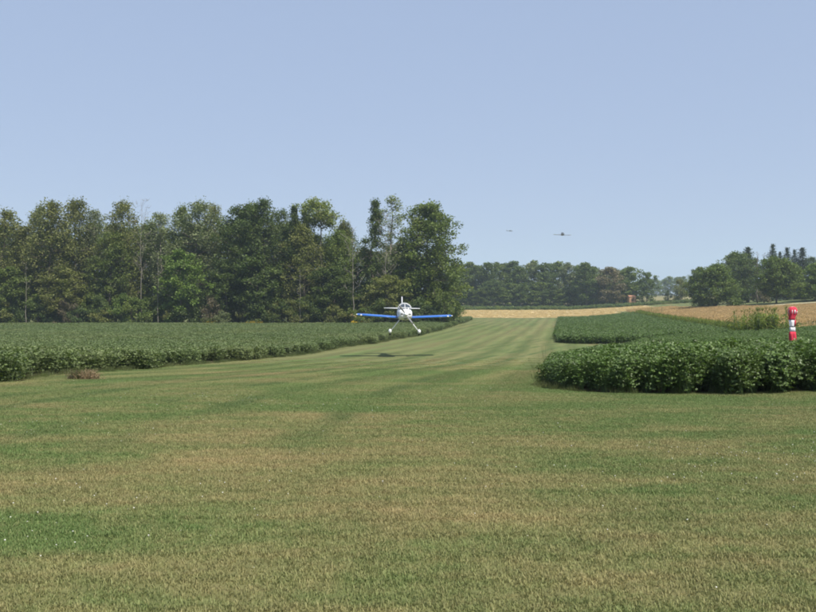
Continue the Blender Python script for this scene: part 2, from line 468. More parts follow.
def scatter(name, pts, rot, scl, ind, coll, mat_note, label, cat):
    """one object: points that carry copies of the small plants of a collection"""
    pts = np.asarray(pts, np.float32); n = len(pts)
    me = bpy.data.meshes.new(name)
    me.vertices.add(n); me.vertices.foreach_set('co', pts.ravel())
    a = me.attributes.new('turn', 'FLOAT_VECTOR', 'POINT'); a.data.foreach_set('vector', np.asarray(rot, np.float32).ravel())
    a = me.attributes.new('size', 'FLOAT_VECTOR', 'POINT'); a.data.foreach_set('vector', np.asarray(scl, np.float32).ravel())
    a = me.attributes.new('pick', 'INT', 'POINT'); a.data.foreach_set('value', np.asarray(ind, np.int32))
    me.update()
    o = add(name, me)
    g = bpy.data.node_groups.new(name + '_growth', 'GeometryNodeTree')
    g.interface.new_socket('Geometry', in_out='INPUT', socket_type='NodeSocketGeometry')
    g.interface.new_socket('Geometry', in_out='OUTPUT', socket_type='NodeSocketGeometry')
    gi = g.nodes.new('NodeGroupInput'); go = g.nodes.new('NodeGroupOutput')
    ci = g.nodes.new('GeometryNodeCollectionInfo'); ci.inputs['Collection'].default_value = coll
    ci.inputs['Separate Children'].default_value = True; ci.inputs['Reset Children'].default_value = True
    ip = g.nodes.new('GeometryNodeInstanceOnPoints'); ip.inputs['Pick Instance'].default_value = True
    def attr(nm, ty):
        q = g.nodes.new('GeometryNodeInputNamedAttribute'); q.data_type = ty; q.inputs['Name'].default_value = nm; return q.outputs[0]
    g.links.new(gi.outputs[0], ip.inputs['Points']); g.links.new(ci.outputs[0], ip.inputs['Instance'])
    g.links.new(attr('pick', 'INT'), ip.inputs['Instance Index'])
    e2r = g.nodes.new('FunctionNodeEulerToRotation'); g.links.new(attr('turn', 'FLOAT_VECTOR'), e2r.inputs[0])
    g.links.new(e2r.outputs[0], ip.inputs['Rotation'])
    g.links.new(attr('size', 'FLOAT_VECTOR'), ip.inputs['Scale'])
    g.links.new(ip.outputs[0], go.inputs[0])
    md = o.modifiers.new('growth', 'NODES'); md.node_group = g
    return tag(o, label, cat, kind='stuff')

def frames(n, r, up=0.0):
    """random orthonormal frames (a along the leaf, b across); up pulls normals upwards"""
    nrm = r.normal(size=(n, 3)); nrm /= np.linalg.norm(nrm, axis=1)[:, None]
    nrm[:, 2] = np.abs(nrm[:, 2]) + up; nrm /= np.linalg.norm(nrm, axis=1)[:, None]
    a = np.cross(nrm, r.normal(size=(n, 3))); a /= np.linalg.norm(a, axis=1)[:, None]
    b = np.cross(nrm, a)
    return a, b, nrm

def leaf_quads(c, size, r, aspect=.7, up=.4, fold=.12):
    """each leaf: a folded rhombus of two triangles sharing the midrib"""
    n = len(c); a, b, m = frames(n, r, up)
    s = np.asarray(size).reshape(-1, 1)
    p0 = c - a * s * .5; p2 = c + a * s * .5
    p1 = c + b * s * .5 * aspect + m * s * fold - a * s * .06; p3 = c - b * s * .5 * aspect + m * s * fold - a * s * .06
    v = np.stack([p0, p1, p2, p3], 1).reshape(-1, 3)
    f = np.arange(4 * n).reshape(-1, 4)
    return v, f

def join_np(parts):
    vs, fs, k = [], [], 0
    for v, f in parts:
        vs.append(v); fs.append(f + k); k += len(v)
    return np.concatenate(vs), np.concatenate(fs)

def stems_np(bases, tops, rad):
    """thin tapered three-sided stems written as quads"""
    n = len(bases); d = tops - bases
    a = np.cross(d, np.array([.3, .9, .1])); a /= np.linalg.norm(a, axis=1)[:, None] + 1e-9
    b = np.cross(d, a); b /= np.linalg.norm(b, axis=1)[:, None] + 1e-9
    r = np.asarray(rad).reshape(-1, 1); V = []
    for k in range(3):
        o = a * math.cos(k * 2.094) + b * math.sin(k * 2.094)
        V += [bases + o * r, tops + o * r * .6]
    v = np.stack(V, 1).reshape(-1, 3)
    base = (np.arange(n) * 6)[:, None]
    f = np.concatenate([base + np.array([[2 * k, 2 * ((k + 1) % 3), 2 * ((k + 1) % 3) + 1, 2 * k + 1]]) for k in range(3)])
    return v, f

# --- bean plants
def bean_plant(seed, nleaf, lsize, h=.92, w=.34):
    r = np.random.default_rng(seed)
    z = h * (.10 + .9 * r.random(nleaf) ** .62)
    ang = r.random(nleaf) * 2 * math.pi
    rad = w * np.sqrt(r.random(nleaf)) * np.interp(z / h, [0, .45, .85, 1], [.55, 1.0, .85, .5])
    c0 = np.stack([rad * np.cos(ang), rad * np.sin(ang), z], 1)
    out = []
    for k in range(3):                     # three leaflets to a leaf
        th = ang + (k - 1) * 1.7
        c = c0 + np.stack([np.cos(th), np.sin(th), -.25 + .2 * r.random(nleaf)], 1) * lsize * .55
        out.append(leaf_quads(c, lsize * (.8 + .5 * r.random(nleaf)), r, .72, .55))
    n = 9
    b = np.stack([r.normal(0, .03, n), r.normal(0, .03, n), np.full(n, -.06)], 1)
    tt = np.stack([r.normal(0, w * .5, n), r.normal(0, w * .5, n), h * (.55 + .4 * r.random(n))], 1)
    out.append(stems_np(b, tt, np.full(n, .006)))
    v, f = join_np(out)
    return mesh_np('bean_plant', v, f)

bean_near = proto_collection('bean_near', [add('bean_plant', bean_plant(40 + i, 165, .060), M['bean'], link=False) for i in range(6)])
bean_mid = proto_collection('bean_mid', [add('bean_plant', bean_plant(60 + i, 80, .092, .9, .40), M['bean_far'], link=False) for i in range(6)])
bean_mid2 = proto_collection('bean_mid2', [add('bean_plant', bean_plant(80 + i, 60, .10, .9, .38), M['bean'], link=False) for i in range(6)])

def in_view(x, y, margin=7.0):
    return np.abs(x) < y * 408 / F + margin

def crop(name, test, y0, y1, x0, x1, row, step, coll, smin, smax, label, cat, tilt=.12, nvar=6, bear=RUN, jit=.8, wide=1.0, edge=None):
    u = np.arange(-400, 400, row); v = np.arange(-50, 500, step)
    U, V = np.meshgrid(u, v); U = U.ravel() + rng.normal(0, row * jit * .4, U.size); V = V.ravel() + rng.uniform(-step, step, V.size) * .5
    x = U * math.cos(bear) + V * math.sin(bear); y = -U * math.sin(bear) + V * math.cos(bear)
    k = (y > y0) & (y < y1) & (x > x0) & (x < x1); x, y = x[k], y[k]
    k = in_view(x, y); x, y = x[k], y[k]
    k = test(x, y); x, y = x[k], y[k]
    n = len(x)
    pts = np.stack([x, y, Z(x, y)], 1)
    rot = np.stack([rng.normal(0, tilt, n), rng.normal(0, tilt, n), rng.random(n) * 6.283], 1)
    big = .5 + .5 * np.sin(x * .5 + 2 * np.sin(y * .31)) * np.cos(y * .43 + x * .13)
    s = smin + (smax - smin) * (.5 * rng.random(n) + .5 * big)
    s = s * (1 if edge is None else edge(x, y))
    scl = np.stack([s * wide, s * wide, s * (.93 + .14 * rng.random(n))], 1)
    print(name, n)
    return scatter(name, pts, rot, scl, rng.integers(0, nvar, n), coll, None, label, cat)

def near_test(x, y):
    c = np.array([corner(q, 18.5, 3.4) for q in y])
    wob = .25 * np.sin(y * 1.3) + .18 * np.sin(y * 2.9 + 1)
    front = 18.3 + .25 * np.sin(x * .9) + .15 * np.sin(x * 2.3) - .04 * np.clip(x - 5, 0, 20)
    back = 37 + np.clip(x - 6.0, 0, 40) * 2.6 + .8 * np.sin(x * .7)
    return (x > xb(y) + c + wob * .6 + .22) & (y > front) & (y < back)
crop('soybean_crop', near_test, 17, 88, 0, 60, .50, .20, bean_near, .78, 1.22, 'dense leafy green soybean patch nearest the camera, right of the airstrip', 'soybean crop', tilt=.2, edge=lambda x, y: np.interp(x - xb(y), [0, .5, 1.5, 3, 5, 12], [.70, .84, 1.02, 1.1, 1.05, .97]))

def mid_test(x, y):
    c = np.array([corner(q, 92.4, 9.0) for q in y])
    return (x > xb(y) + c + .3 * np.sin(y * .5)) & (x < xc(y) - .3)
crop('soybean_crop', mid_test, 92, 240, 0, 90, .62, .42, bean_mid2, .92, 1.15, 'smooth darker soybean field beyond the near patch, right of the airstrip', 'soybean crop', wide=1.25)

def left_test(x, y):
    e = xl(y) + .5 * np.sin(y * .35) + .4 * np.sin(y * .8 + 1)
    inner = np.where(y > 172, x > xl(y) - 11, True)
    return (x < e - .2) & inner & (y > 19.0)
crop('soybean_crop', left_test, 19, 244, -160, 40, .62, .42, bean_mid, .78, 1.05, 'broad grey green soybean field between the airstrip and the left wood', 'soybean crop', wide=1.25)

# --- ripe grain
def grain_tuft(seed, n=46, h=.62, w=.6):
    r = np.random.default_rng(seed)
    b = np.stack([r.uniform(-w, w, n), r.uniform(-w, w, n), np.full(n, -.05)], 1)
    t = b + np.stack([r.normal(0, .07, n), r.normal(0, .07, n), h * (.8 + .3 * r.random(n))], 1)
    v1, f1 = stems_np(b, t, np.full(n, .022))
    v2, f2 = leaf_quads(t, np.full(n, .20), r, .4, .1)
    v, f = join_np([(v1, f1), (v2, f2)])
    return mesh_np('grain_tuft', v, f)
grain_c = proto_collection('grain_tufts', [add('grain_tuft', grain_tuft(100 + i), M['wheat'], link=False) for i in range(4)])
crop('grain_crop', lambda x, y: (x > xc(y) + 1.2) & (y > 86) & (x < np.interp(y, [212, 216, 240, 300], [260, 93, 84, 92])), 86, 298, 30, 140, .95, .8, grain_c, .85, 1.1, 'tan ripe grain standing right of the corn strip', 'grain crop', nvar=4, tilt=.06)
stub_c = proto_collection('stubble_tufts', [add('stubble_tuft', grain_tuft(120 + i, 40, .16, .7), M['straw'], link=False) for i in range(4)])
crop('stubble', lambda x, y: (x > -55) & (x < np.interp(y, [266, 296, 300, 352], [68, 72, 89, 97])), 267, 350, -60, 95, 1.6, 1.5, stub_c, .9, 1.2, 'short pale straw stubble standing across the end of the airstrip', 'stubble', nvar=4, tilt=.05)

# --- turf blades, near the camera
def turf_patch(seed, n=2500, w=.66):
    r = np.random.default_rng(seed)
    x = r.uniform(-w / 2, w / 2, n); y = r.uniform(-w / 2, w / 2, n)
    h = .013 + .022 * r.random(n) ** 1.5; wd = .0024 + .0024 * r.random(n)
    a = r.random(n) * 6.283; ln = r.normal(0, .55, n)
    b = np.stack([x, y, np.full(n, -.004)], 1)
    ax = np.stack([np.cos(a), np.sin(a), 0 * a], 1); le = np.stack([-np.sin(a), np.cos(a), 0 * a], 1)
    md = b + np.array([0, 0, 1]) * (h * .6)[:, None] + le * (ln * h * .35)[:, None]
    tp = b + np.array([0, 0, 1]) * h[:, None] + le * (ln * h)[:, None]
    wq = wd[:, None]
    v = np.stack([b - ax * wq, b + ax * wq, md + ax * wq * .8, md - ax * wq * .8, tp + ax * wq * .12, tp - ax * wq * .12], 1).reshape(-1, 3)
    base = (np.arange(n) * 6)[:, None]
    f = np.concatenate([base + np.array([[0, 1, 2, 3]]), base + np.array([[3, 2, 4, 5]])])
    return mesh_np('turf_patch', v, f)
turf_c = proto_collection('turf_patches', [add('turf_patch', turf_patch(200 + i), M['blade'], link=False) for i in range(6)])
U, V = np.meshgrid(np.arange(-30, 30, .5), np.arange(2.5, 62, .5))
x = U.ravel() + rng.uniform(-.06, .06, U.size); y = V.ravel() + rng.uniform(-.06, .06, U.size)
keep = in_view(x, y, 1.5) & (rng.random(len(x)) < np.interp(y, [0, 22, 60], [1, 1, .12])) & (x > xl(y) - .2) & ~((x > xb(y) + .6) & (y > 19.2))
x, y = x[keep], y[keep]; n = len(x)
sx = -(Z(x + .2, y) - Z(x - .2, y)) / .4; sy = (Z(x, y + .2) - Z(x, y - .2)) / .4
s = np.interp(y, [0, 8, 40], [1, 1, 1.25])
print('turf', n)
rz = rng.integers(0, 4, n) * math.pi / 2
# the slope turned into the patch's own frame
rot = np.stack([sy, sx, 0 * rz], 1)
scatter('turf_grass', np.stack([x, y, Z(x, y)], 1), rot, np.stack([s, s, np.interp(y, [0, 20, 60], [1, .95, .45])], 1), rng.integers(0, 6, n), turf_c, None, 'short mown turf blades covering the foreground of the airstrip', 'grass')

# --- clover heads
def clover(seed):
    r = np.random.default_rng(seed)
    b = MB()
    b.tube([(0, 0, 0), (.003, .002, .05)], [.0012, .001], 4)
    b.ellipsoid((.003, .002, .055), (.011, .011, .009), 7, 5)
    return b.mesh('clover_head')
cl_c = proto_collection('clover_heads', [add('clover_head', clover(1), M['clover'], link=False)])
n = 12000
y = 4.0 + 24 * rng.random(n) ** .8; x = rng.uniform(-1, 1, n) * (y * .5 + 1)
den = .5 + .5 * np.sin(x * .55 + 1.2 * np.sin(y * .4)) * np.sin(y * .6 + x * .21 + 1.5)
k = (rng.random(n) < .04 + .96 * den ** 5 * np.interp(x, [-8, 0, 5], [.35, .8, 1])) & ~((x > xb(y)) & (y > 18.8)); x, y = x[k], y[k]; n = len(x)
s = rng.uniform(.3, .62, n)
scatter('clover_flowers', np.stack([x, y, Z(x, y) - .012], 1), np.stack([rng.normal(0, .2, n), rng.normal(0, .2, n), rng.random(n) * 6], 1), np.stack([s, s, s * .9], 1), np.zeros(n), cl_c, None, 'tiny white clover heads dotted through the foreground turf', 'clover')

# --- rough grass along the crop borders
def rough_tuft(seed, n=46, h=.32, w=.16, wd=.006):
    r = np.random.default_rng(seed)
    b = np.stack([r.normal(0, w, n), r.normal(0, w, n), np.full(n, -.02)], 1)
    ln = r.normal(0, .3, (n, 2)); hh = h * (.5 + .6 * r.random(n))
    t = b + np.stack([ln[:, 0] * hh, ln[:, 1] * hh, hh], 1)
    md = (b + t) / 2 + np.stack([-ln[:, 0] * hh * .15, -ln[:, 1] * hh * .15, hh * .08], 1)
    v1, f1 = stems_np(b, md, np.full(n, wd)); v2, f2 = stems_np(md, t, np.full(n, wd * .6))
    v, f = join_np([(v1, f1), (v2, f2)])
    return mesh_np('rough_tuft', v, f)
rough_c = proto_collection('rough_tufts', [add('rough_tuft', rough_tuft(300 + i), M['weed'], link=False) for i in range(4)])
P = []
for y in np.arange(20, 240, .16):
    P.append((xl(y) + rng.normal(.0, .22), y))
for y in np.arange(19, 48, .12):
    P.append((float(xb(y)) + corner(y, 18.5, 3.4) + rng.normal(.1, .15), y))
for y in np.arange(92, 240, .3):
    P.append((float(xb(y)) + corner(y, 92.4, 9) + rng.normal(.0, .22), y))
for x in np.arange(5, 16, .9):
    P.append((x, 19.0 + .25 * math.sin(x * .9) - .04 * max(0, x - 5) + rng.normal(-.12, .1)))
P = np.array(P); n = len(P)
s = rng.uniform(.25, .75, n) * np.interp(P[:, 1], [0, 40, 100], [.8, 1.0, 1.5])
scatter('rough_grass', np.stack([P[:, 0], P[:, 1], Z(P[:, 0], P[:, 1])], 1), np.stack([0 * s, 0 * s, rng.random(n) * 6], 1), np.stack([s, s, s], 1), rng.integers(0, 4, n), rough_c, None, 'thin line of unmown grass along the crop borders', 'grass')

# ------------------------------------------------------------------ trees
PROFILES = {
    'round': ([0, .12, .35, .6, .82, 1.0], [.55, .9, 1.0, .97, .76, .30]),
    'tall': ([0, .1, .3, .55, .8, 1.0], [.62, .88, 1.0, .95, .66, .2]),
    'top': ([0, .2, .45, .7, .9, 1.0], [.35, .6, .9, 1.0, .65, .2]),
    'spire': ([0, .1, .3, .55, .8, 1.0], [.7, 1.0, .9, .65, .4, .1]),
    'bush': ([0, .1, .35, .6, .85, 1.0], [.75, .95, 1.0, .9, .6, .15]),
}

def limb_tube(mb, p0, p1, r0, r1, r, sides=5, seg=3, sag=.06):
    p0 = np.array(p0, float); p1 = np.array(p1, float); ln = np.linalg.norm(p1 - p0)
    pts = []
    for i in range(seg + 1):
        t = i / seg
        pts.append(p0 + (p1 - p0) * t + (r.normal(0, sag, 3) * ln if 0 < i < seg else 0))
    mb.tube(pts, [r0 + (r1 - r0) * i / seg for i in range(seg + 1)], sides, caps=False)
    return pts

def gen_tree(seed, H, R, cb, prof, nprim=26, nsub=4, lpc=70, lsize=.42, crad=1.5, stems=1, hole=0.0, tr=None, zk=.8):
    """returns trunk mesh and crown mesh (separate leaf faces gathered in clumps at the limb ends)"""
    r = np.random.default_rng(seed); mb = MB()
    px, pw = PROFILES[prof]
    clumps = []
    r0 = tr if tr else .011 * H + .06
    for sidx in range(stems):
        ox, oy = (0, 0) if stems == 1 else r.normal(0, R * .25, 2)
        lean = r.normal(0, .025, 2) + np.array([ox, oy]) / H * .5
        tp = []
        nseg = 8
        for i in range(nseg + 1):
            t = i / nseg
            tp.append(np.array([ox * .4 + lean[0] * H * t + r.normal(0, .010) * H * (t > 0), oy * .4 + lean[1] * H * t + r.normal(0, .010) * H * (t > 0), -.3 + (H * .94 + .3) * t]))
        tp = np.array(tp)
        def trunk(t):
            k = min(t / .94, 1.0) * nseg; i = min(int(k), nseg - 1); return tp[i] + (tp[i + 1] - tp[i]) * (k - i)
        mb.tube([tuple(p) for p in tp], [r0 * (1.35 if i == 0 else 1 - .88 * i / nseg) for i in range(nseg + 1)], 8)
        for i in range(nprim // stems):
            q = (i + .5 + r.uniform(-.4, .4)) / (nprim // stems)
            t = cb + (1 - cb) * q ** .85
            rad = np.interp(q, px, pw) * R * r.uniform(.62, 1.12)
            az = i * 2.39996 + r.uniform(-.5, .5)
            el = r.uniform(.25, .75) * (0.6 + q * .7)
            t0 = max(cb * .75, t - rad * math.tan(el) * .55 / H)
            s = trunk(t0); e = np.array([s[0] + rad * math.cos(az), s[1] + rad * math.sin(az), t * H + r.normal(0, .015) * H])
            e[2] = min(e[2], H * .985)
            rb = r0 * .34 * (1 - .6 * q)
            pts = limb_tube(mb, s, e, rb, rb * .35, r)
            clumps.append((e, 1.0)); clumps.append((pts[2] + r.normal(0, .3, 3), .9))
            for j in range(nsub):
                f = r.uniform(.35, .95); b0 = np.array(pts[0]) + (e - np.array(pts[0])) * f
                dr = r.normal(0, 1, 3); dr[2] = abs(dr[2]) * .6 - .1; dr /= np.linalg.norm(dr)
                b1 = b0 + dr * rad * r.uniform(.3, .55)
                b1[2] = min(b1[2], H * .99)
                limb_tube(mb, b0, b1, rb * .4, rb * .12, r, 4, 2)
                clumps.append((b1, .85))
        clumps.append((trunk(.94) + np.array([0, 0, H * .02]), .8)); clumps.append((trunk(.88), 1.0))
    if hole: clumps = [c for c in clumps if r.random() > hole]
    P_, S_ = [], []
    for c, k in clumps:
        n = int(lpc * r.uniform(.6, 1.3)); cr = crad * k * r.uniform(.65, 1.25)
        d = r.normal(size=(n, 3)); d /= np.linalg.norm(d, axis=1)[:, None]
        d *= (r.random(n) ** .45)[:, None] * cr; d[:, 2] *= zk
        P_.append(c + d); S_.append(lsize * r.uniform(.55, 1.3, n))
    P_ = np.concatenate(P_); S_ = np.concatenate(S_)
    k = (P_[:, 2] > .05 * H * (prof != 'bush'))
    v, f = leaf_quads(P_[k], S_[k], r, .75, .35, .15)
    return mb.mesh('trunk'), mesh_np('crown', v, f), H, R

def gen_dead(seed, H, R, cb=.35, n=22, r0=.16):
    r = np.random.default_rng(seed); mb = MB(); tb = MB()
    tp = [(r.normal(0, .02) * H * .3, r.normal(0, .02) * H * .3, -.3 + (H + .3) * i / 9) for i in range(10)]
    mb.tube(tp, [r0 * (1 - .9 * i / 9) for i in range(10)], 7)
    for i in range(n):
        t = cb + (1 - cb) * (i + r.random()) / n; k = t * 9; a = min(int(k), 8)
        s = np.array(tp[a]) + (np.array(tp[a + 1]) - np.array(tp[a])) * (k - a)
        az = i * 2.4 + r.uniform(-.5, .5); ln = R * r.uniform(.5, 1.1) * (1 - .5 * abs(t - .6))
        e = s + np.array([math.cos(az) * ln, math.sin(az) * ln, ln * r.uniform(.4, 1.3)]); e[2] = min(e[2], H)
        pts = limb_tube(tb, s, e, r0 * .34 * (1.2 - t), .02, r, 5, 3, .1)
        for j in range(4):
            q = r.uniform(.3, .95); b0 = s + (e - s) * q
            b1 = b0 + np.array([*r.normal(0, .3, 2), r.uniform(.1, .6)]) * ln * .55
            limb_tube(tb, b0, b1, .03, .012, r, 4, 2, .1)
    return mb.mesh('trunk'), tb.mesh('branches'), H, R

def gen_spruce(seed, H, R, cb=.08):
    r = np.random.default_rng(seed); mb = MB(); mb.tube([(0, 0, -.3), (r.normal(0, .1), r.normal(0, .1), H * .5), (0, 0, H)], [.012 * H + .05, .008 * H, .02], 7)
    P_, S_ = [], []
    nw = int(H * 2.4)
    for i in range(nw):
        t = cb + (1 - cb) * (i + .3) / nw; rad = R * (1 - t) ** .95 * r.uniform(.7, 1.12) / (1 - cb) + .12
        nb = 5 + int(4 * (1 - t))
        for j in range(nb):
            if r.random() < .10: continue
            az = j * 6.283 / nb + r.uniform(-.3, .3) + i; rr = rad * r.uniform(.6, 1.12)
            e = np.array([math.cos(az) * rr, math.sin(az) * rr, t * H - rr * r.uniform(.05, .35)])
            mb.tube([(0, 0, t * H), tuple(e)], [.04, .012], 4, caps=False)
            n = int(10 + 12 * rr); q = r.random(n) ** .7
            p = np.array([0, 0, t * H]) + (e - np.array([0, 0, t * H])) * q[:, None] + r.normal(0, .17, (n, 3)) * (.4 + q)[:, None]
            P_.append(p); S_.append(r.uniform(.25, .5, n))
    v, f = leaf_quads(np.concatenate(P_), np.concatenate(S_), r, .45, .2, .1)
    return mb.mesh('trunk'), mesh_np('crown', v, f), H, R

TREES = {
    'tallA': gen_tree(11, 25, 5.2, .14, 'tall', 38, 5, 46, .42, 1.45, zk=1.15),
    'tallB': gen_tree(12, 25, 5.0, .16, 'tall', 36, 5, 44, .40, 1.4, hole=.06, zk=1.15),
    'tallC': gen_tree(13, 25, 5.4, .12, 'round', 40, 5, 46, .43, 1.5),
    'airy': gen_tree(14, 25, 4.8, .16, 'tall', 36, 5, 36, .38, 1.35, hole=.10, zk=1.15),
    'airyB': gen_tree(15, 25, 4.6, .22, 'top', 34, 5, 34, .38, 1.3, hole=.12, zk=1.15),
    'toptuft': gen_tree(16, 25, 3.8, .78, 'round', 15, 5, 46, .38, 1.25, hole=.08),  # tall bare trunk with a small tuft of crown at the tip
    'spire': gen_tree(17, 26, 3.0, .12, 'spire', 40, 4, 36, .36, 1.0, hole=.04, zk=1.15),
    'spireB': gen_tree(18, 26, 2.8, .22, 'tall', 32, 4, 22, .34, .95, hole=.2, zk=1.15),
    'big': gen_tree(19, 24, 6.6, .05, 'bush', 60, 6, 54, .44, 1.6),
    'round': gen_tree(20, 12, 5.2, .17, 'round', 54, 6, 48, .40, 1.15),
    'roundB': gen_tree(21, 12, 5.4, .05, 'bush', 54, 6, 48, .40, 1.2),
    'young': gen_tree(22, 14, 3.6, .07, 'round', 30, 4, 52, .36, 1.05),
    'bushA': gen_tree(23, 5, 3.2, .06, 'bush', 20, 3, 46, .32, .85, stems=3, tr=.06),
    'bushB': gen_tree(24, 5, 3.0, .04, 'bush', 18, 3, 40, .30, .80, stems=3, tr=.06),
    'bushC': gen_tree(25, 5, 2.8, .05, 'bush', 18, 3, 30, .28, .75, stems=3, hole=.1, tr=.05),
    'farA': gen_tree(26, 20, 5.4, .03, 'round', 22, 3, 44, .75, 1.8),
    'farB': gen_tree(27, 20, 5.0, .04, 'tall', 22, 3, 42, .75, 1.8),
    'farC': gen_tree(28, 20, 5.8, .03, 'round', 24, 3, 40, .80, 1.9),
    'deadA': gen_dead(31, 22, 3.2, r0=.12), 'deadB': gen_dead(32, 18, 2.6, .3, 18, .10),
    'snag': gen_dead(33, 16, 1.4, .55, 7, .12),
    'spruceA': gen_spruce(41, 18, 5.0), 'spruceB': gen_spruce(42, 18, 4.6, .05),
    'bareconifer': gen_dead(43, 17, 1.1, .3, 34, .22),
}
EYEZ = EYE
def tree(name, kind, px, top, wpx, d, mat, label, group=None, cat='tree', trunkmat='bark', rz=None, base=None, turn=None):
    tm, cm, H, R = TREES[kind]
    x = at_px(px, d); z = z1(x, d)
    h = EYEZ + (HOR - top) / F * d - z
    w = wpx / F * d
    o = empty(name, (x, d, z), random.random() * 6.283 if rz is None else rz)
    sx = w / (2 * R) * 1.0
    o.scale = (sx, sx, h / H)
    tw = 'ead' in kind or kind in ('snag', 'bareconifer')
    add('trunk', tm, M[trunkmat], o)
    cr = add('twigs' if tw else ('foliage' if cat == 'shrub' else 'crown'), cm, M[trunkmat] if mat is None else M[mat], o)
    if tw: cr['kind'] = 'stuff'
    return tag(o, label, cat, group)

G1 = 'trees along the front of the left wood'
front = [
 # kind, px, top, width px, distance, leaf colour, label
 ('airy', 2, 211, 52, 180, 'olive', 'olive green tree cut off by the left edge of the picture'),
 ('tallB', 26, 226, 42, 183, 'olive', 'lower olive tree next to the tree at the left edge'),
 ('tallA', 50, 204, 52, 181, 'olive', 'tall olive tree with broken outline, left half of the broad double crown'),
 ('tallB', 76, 200, 46, 184, 'olive', 'tall olive tree, right half of the broad double crown near the left edge'),
 ('airy', 122, 202, 46, 182, 'olive', 'tall olive tree with ragged tip left of the bare pale snag'),
 ('tallC', 108, 232, 44, 178, 'mid', 'mid green lower tree under the ragged olive tree'),
 ('airyB', 163, 213, 38, 184, 'grey', 'grey green tree with thin top right of the bare snag'),
 ('airy', 198, 202, 54, 182, 'grey', 'tall grey green tree with wide feathery crown above the bright young tree'),
 ('tallC', 236, 207, 54, 181, 'dark', 'very dark tall tree right of the feathery grey green crown'),
 ('tallA', 266, 202, 46, 180, 'dark', 'dark tall tree with rounded tip in the middle of the left wood'),
 ('spire', 291, 205, 26, 183, 'dark', 'slim dark tree with a tufted top left of the yellow green crown'),
 ('toptuft', 323, 200, 44, 184, 'yellow', 'tall tree with a yellow green tuft of crown on a bare trunk'),
 ('tallB', 305, 226, 42, 181, 'olive', 'olive brown tree below and left of the yellow green crown'),
 ('tallA', 336, 232, 40, 183, 'mid', 'mid green tree filling in below the yellow green crown'),
 ('spire', 373, 199, 30, 181, 'dark', 'narrow dark spire tree left of the pale twiggy tree'),
 ('spireB', 388, 196, 34, 183, 'grey', 'narrow pale twiggy tree, highest tip of the wood beside the dark spire'),
 ('big', 426, 206, 72, 186, 'mid', 'big round leafy tree at the right end of the left wood'),
 ('tallB', 36, 208, 30, 186, 'grey', 'slender grey green tree left of the broad double crown'),
 ('airyB', 92, 209, 32, 186, 'grey', 'slender grey green tree right of the broad double crown'),
 ('airy', 150, 222, 30, 186, 'mid', 'slender mid green tree behind the straight bare trunk'),
 ('tallB', 180, 207, 34, 186, 'mid', 'slender mid green tree above the bright young tree'),
 ('airy', 214, 206, 34, 187, 'olive', 'slender olive tree between the feathery and the very dark tree'),
 ('tallA', 251, 206, 32, 186, 'mid', 'slender mid green tree between the two dark tall trees'),
 ('airyB', 280, 209, 28, 187, 'dark', 'slender dark tree right of the rounded dark crown'),
 ('tallB', 308, 214, 28, 188, 'grey', 'slender grey tree just left of the yellow green crown'),
 ('airy', 343, 222, 30, 188, 'olive', 'slender olive tree right of the yellow green crown'),
 ('tallC', 402, 244, 40, 184, 'dark', 'dark tree behind the airplane tail left of the big round tree'),
]
for k, px, top, w, d, mat, lab in front:
    tree('woodland_tree', k, px, top, w, d, mat, lab, G1, trunkmat='bark_pale' if k in ('toptuft', 'spireB', 'airyB') else 'bark')
MARKS = [(2, 'tree at the left edge'), (26, 'lower olive tree'), (50, 'left half of the double crown'), (76, 'right half of the double crown'), (108, 'tree under the ragged tip'), (122, 'ragged olive tree'),
         (141, 'bare snag'), (163, 'thin topped grey tree'), (181, 'bright young tree'), (198, 'feathery grey crown'), (236, 'very dark tall tree'), (266, 'rounded dark crown'), (291, 'slim tufted tree'),
         (305, 'olive brown tree'), (323, 'yellow green crown'), (353, 'dead pale tree'), (373, 'dark spire tree'), (388, 'pale twiggy tree'), (404, 'airplane'), (426, 'big round tree')]
USED = set()
def singled(px, head, below):
    for q, nm in sorted(MARKS, key=lambda m: abs(m[0] - px)):
        rel = below if abs(px - q) < 4 else ('left of' if px < q else 'right of')
        lab = '%s %s the %s' % (head, rel, nm)
        if lab not in USED:
            USED.add(lab); return lab
G2 = 'trees deep in the left wood'
for i in range(30):
    px = -24 + i * 15.6 + random.uniform(-4, 4)
    mt = random.choice(['dark', 'mid', 'dark', 'olive'])
    tree('woodland_tree', random.choice(['tallA', 'tallB', 'tallC']), px, np.interp(px, [0, 340, 365, 450], [1, 1, 1.06, 1.09]) * random.uniform(222, 240), random.uniform(42, 54), random.uniform(190, 204), mt,
         singled(px, {'dark': 'dark green', 'mid': 'mid green', 'olive': 'olive'}[mt] + ' tree deep in the wood', 'behind'), G2)
tree('young_tree', 'young', 181, 251, 46, 174, 'lime', 'bright green young tree in front of the left wood', G1)
tree('young_tree', 'young', 60, 268, 44, 175, 'olive', 'low olive tree in front of the broad double crown', G1)
tree('young_tree', 'young', 258, 256, 50, 176, 'dark', 'dark low tree below the rounded dark crown', G1)
tree('young_tree', 'young', 225, 262, 40, 176, 'dark', 'dark low tree below the very dark tall tree', G1)
tree('young_tree', 'young', 12, 268, 42, 175, 'mid', 'mid green low tree at the left edge of the wood', G1)
tree('young_tree', 'young', 335, 268, 46, 177, 'dark', 'dark low tree below the yellow green crown', G1)
tree('young_tree', 'young', 386, 276, 44, 177, 'olive', 'olive low tree behind the airplane wing', G1)
tree('dead_tree', 'deadA', 141, 200, 24, 178, None, 'bare pale snag with thin twigs rising above the left wood', G1, 'dead tree', 'bark_pale')
tree('dead_tree', 'snag', 158, 250, 10, 173.5, None, 'straight pale bare trunk beside the bright young tree', G1, 'dead tree', 'bark_pale')
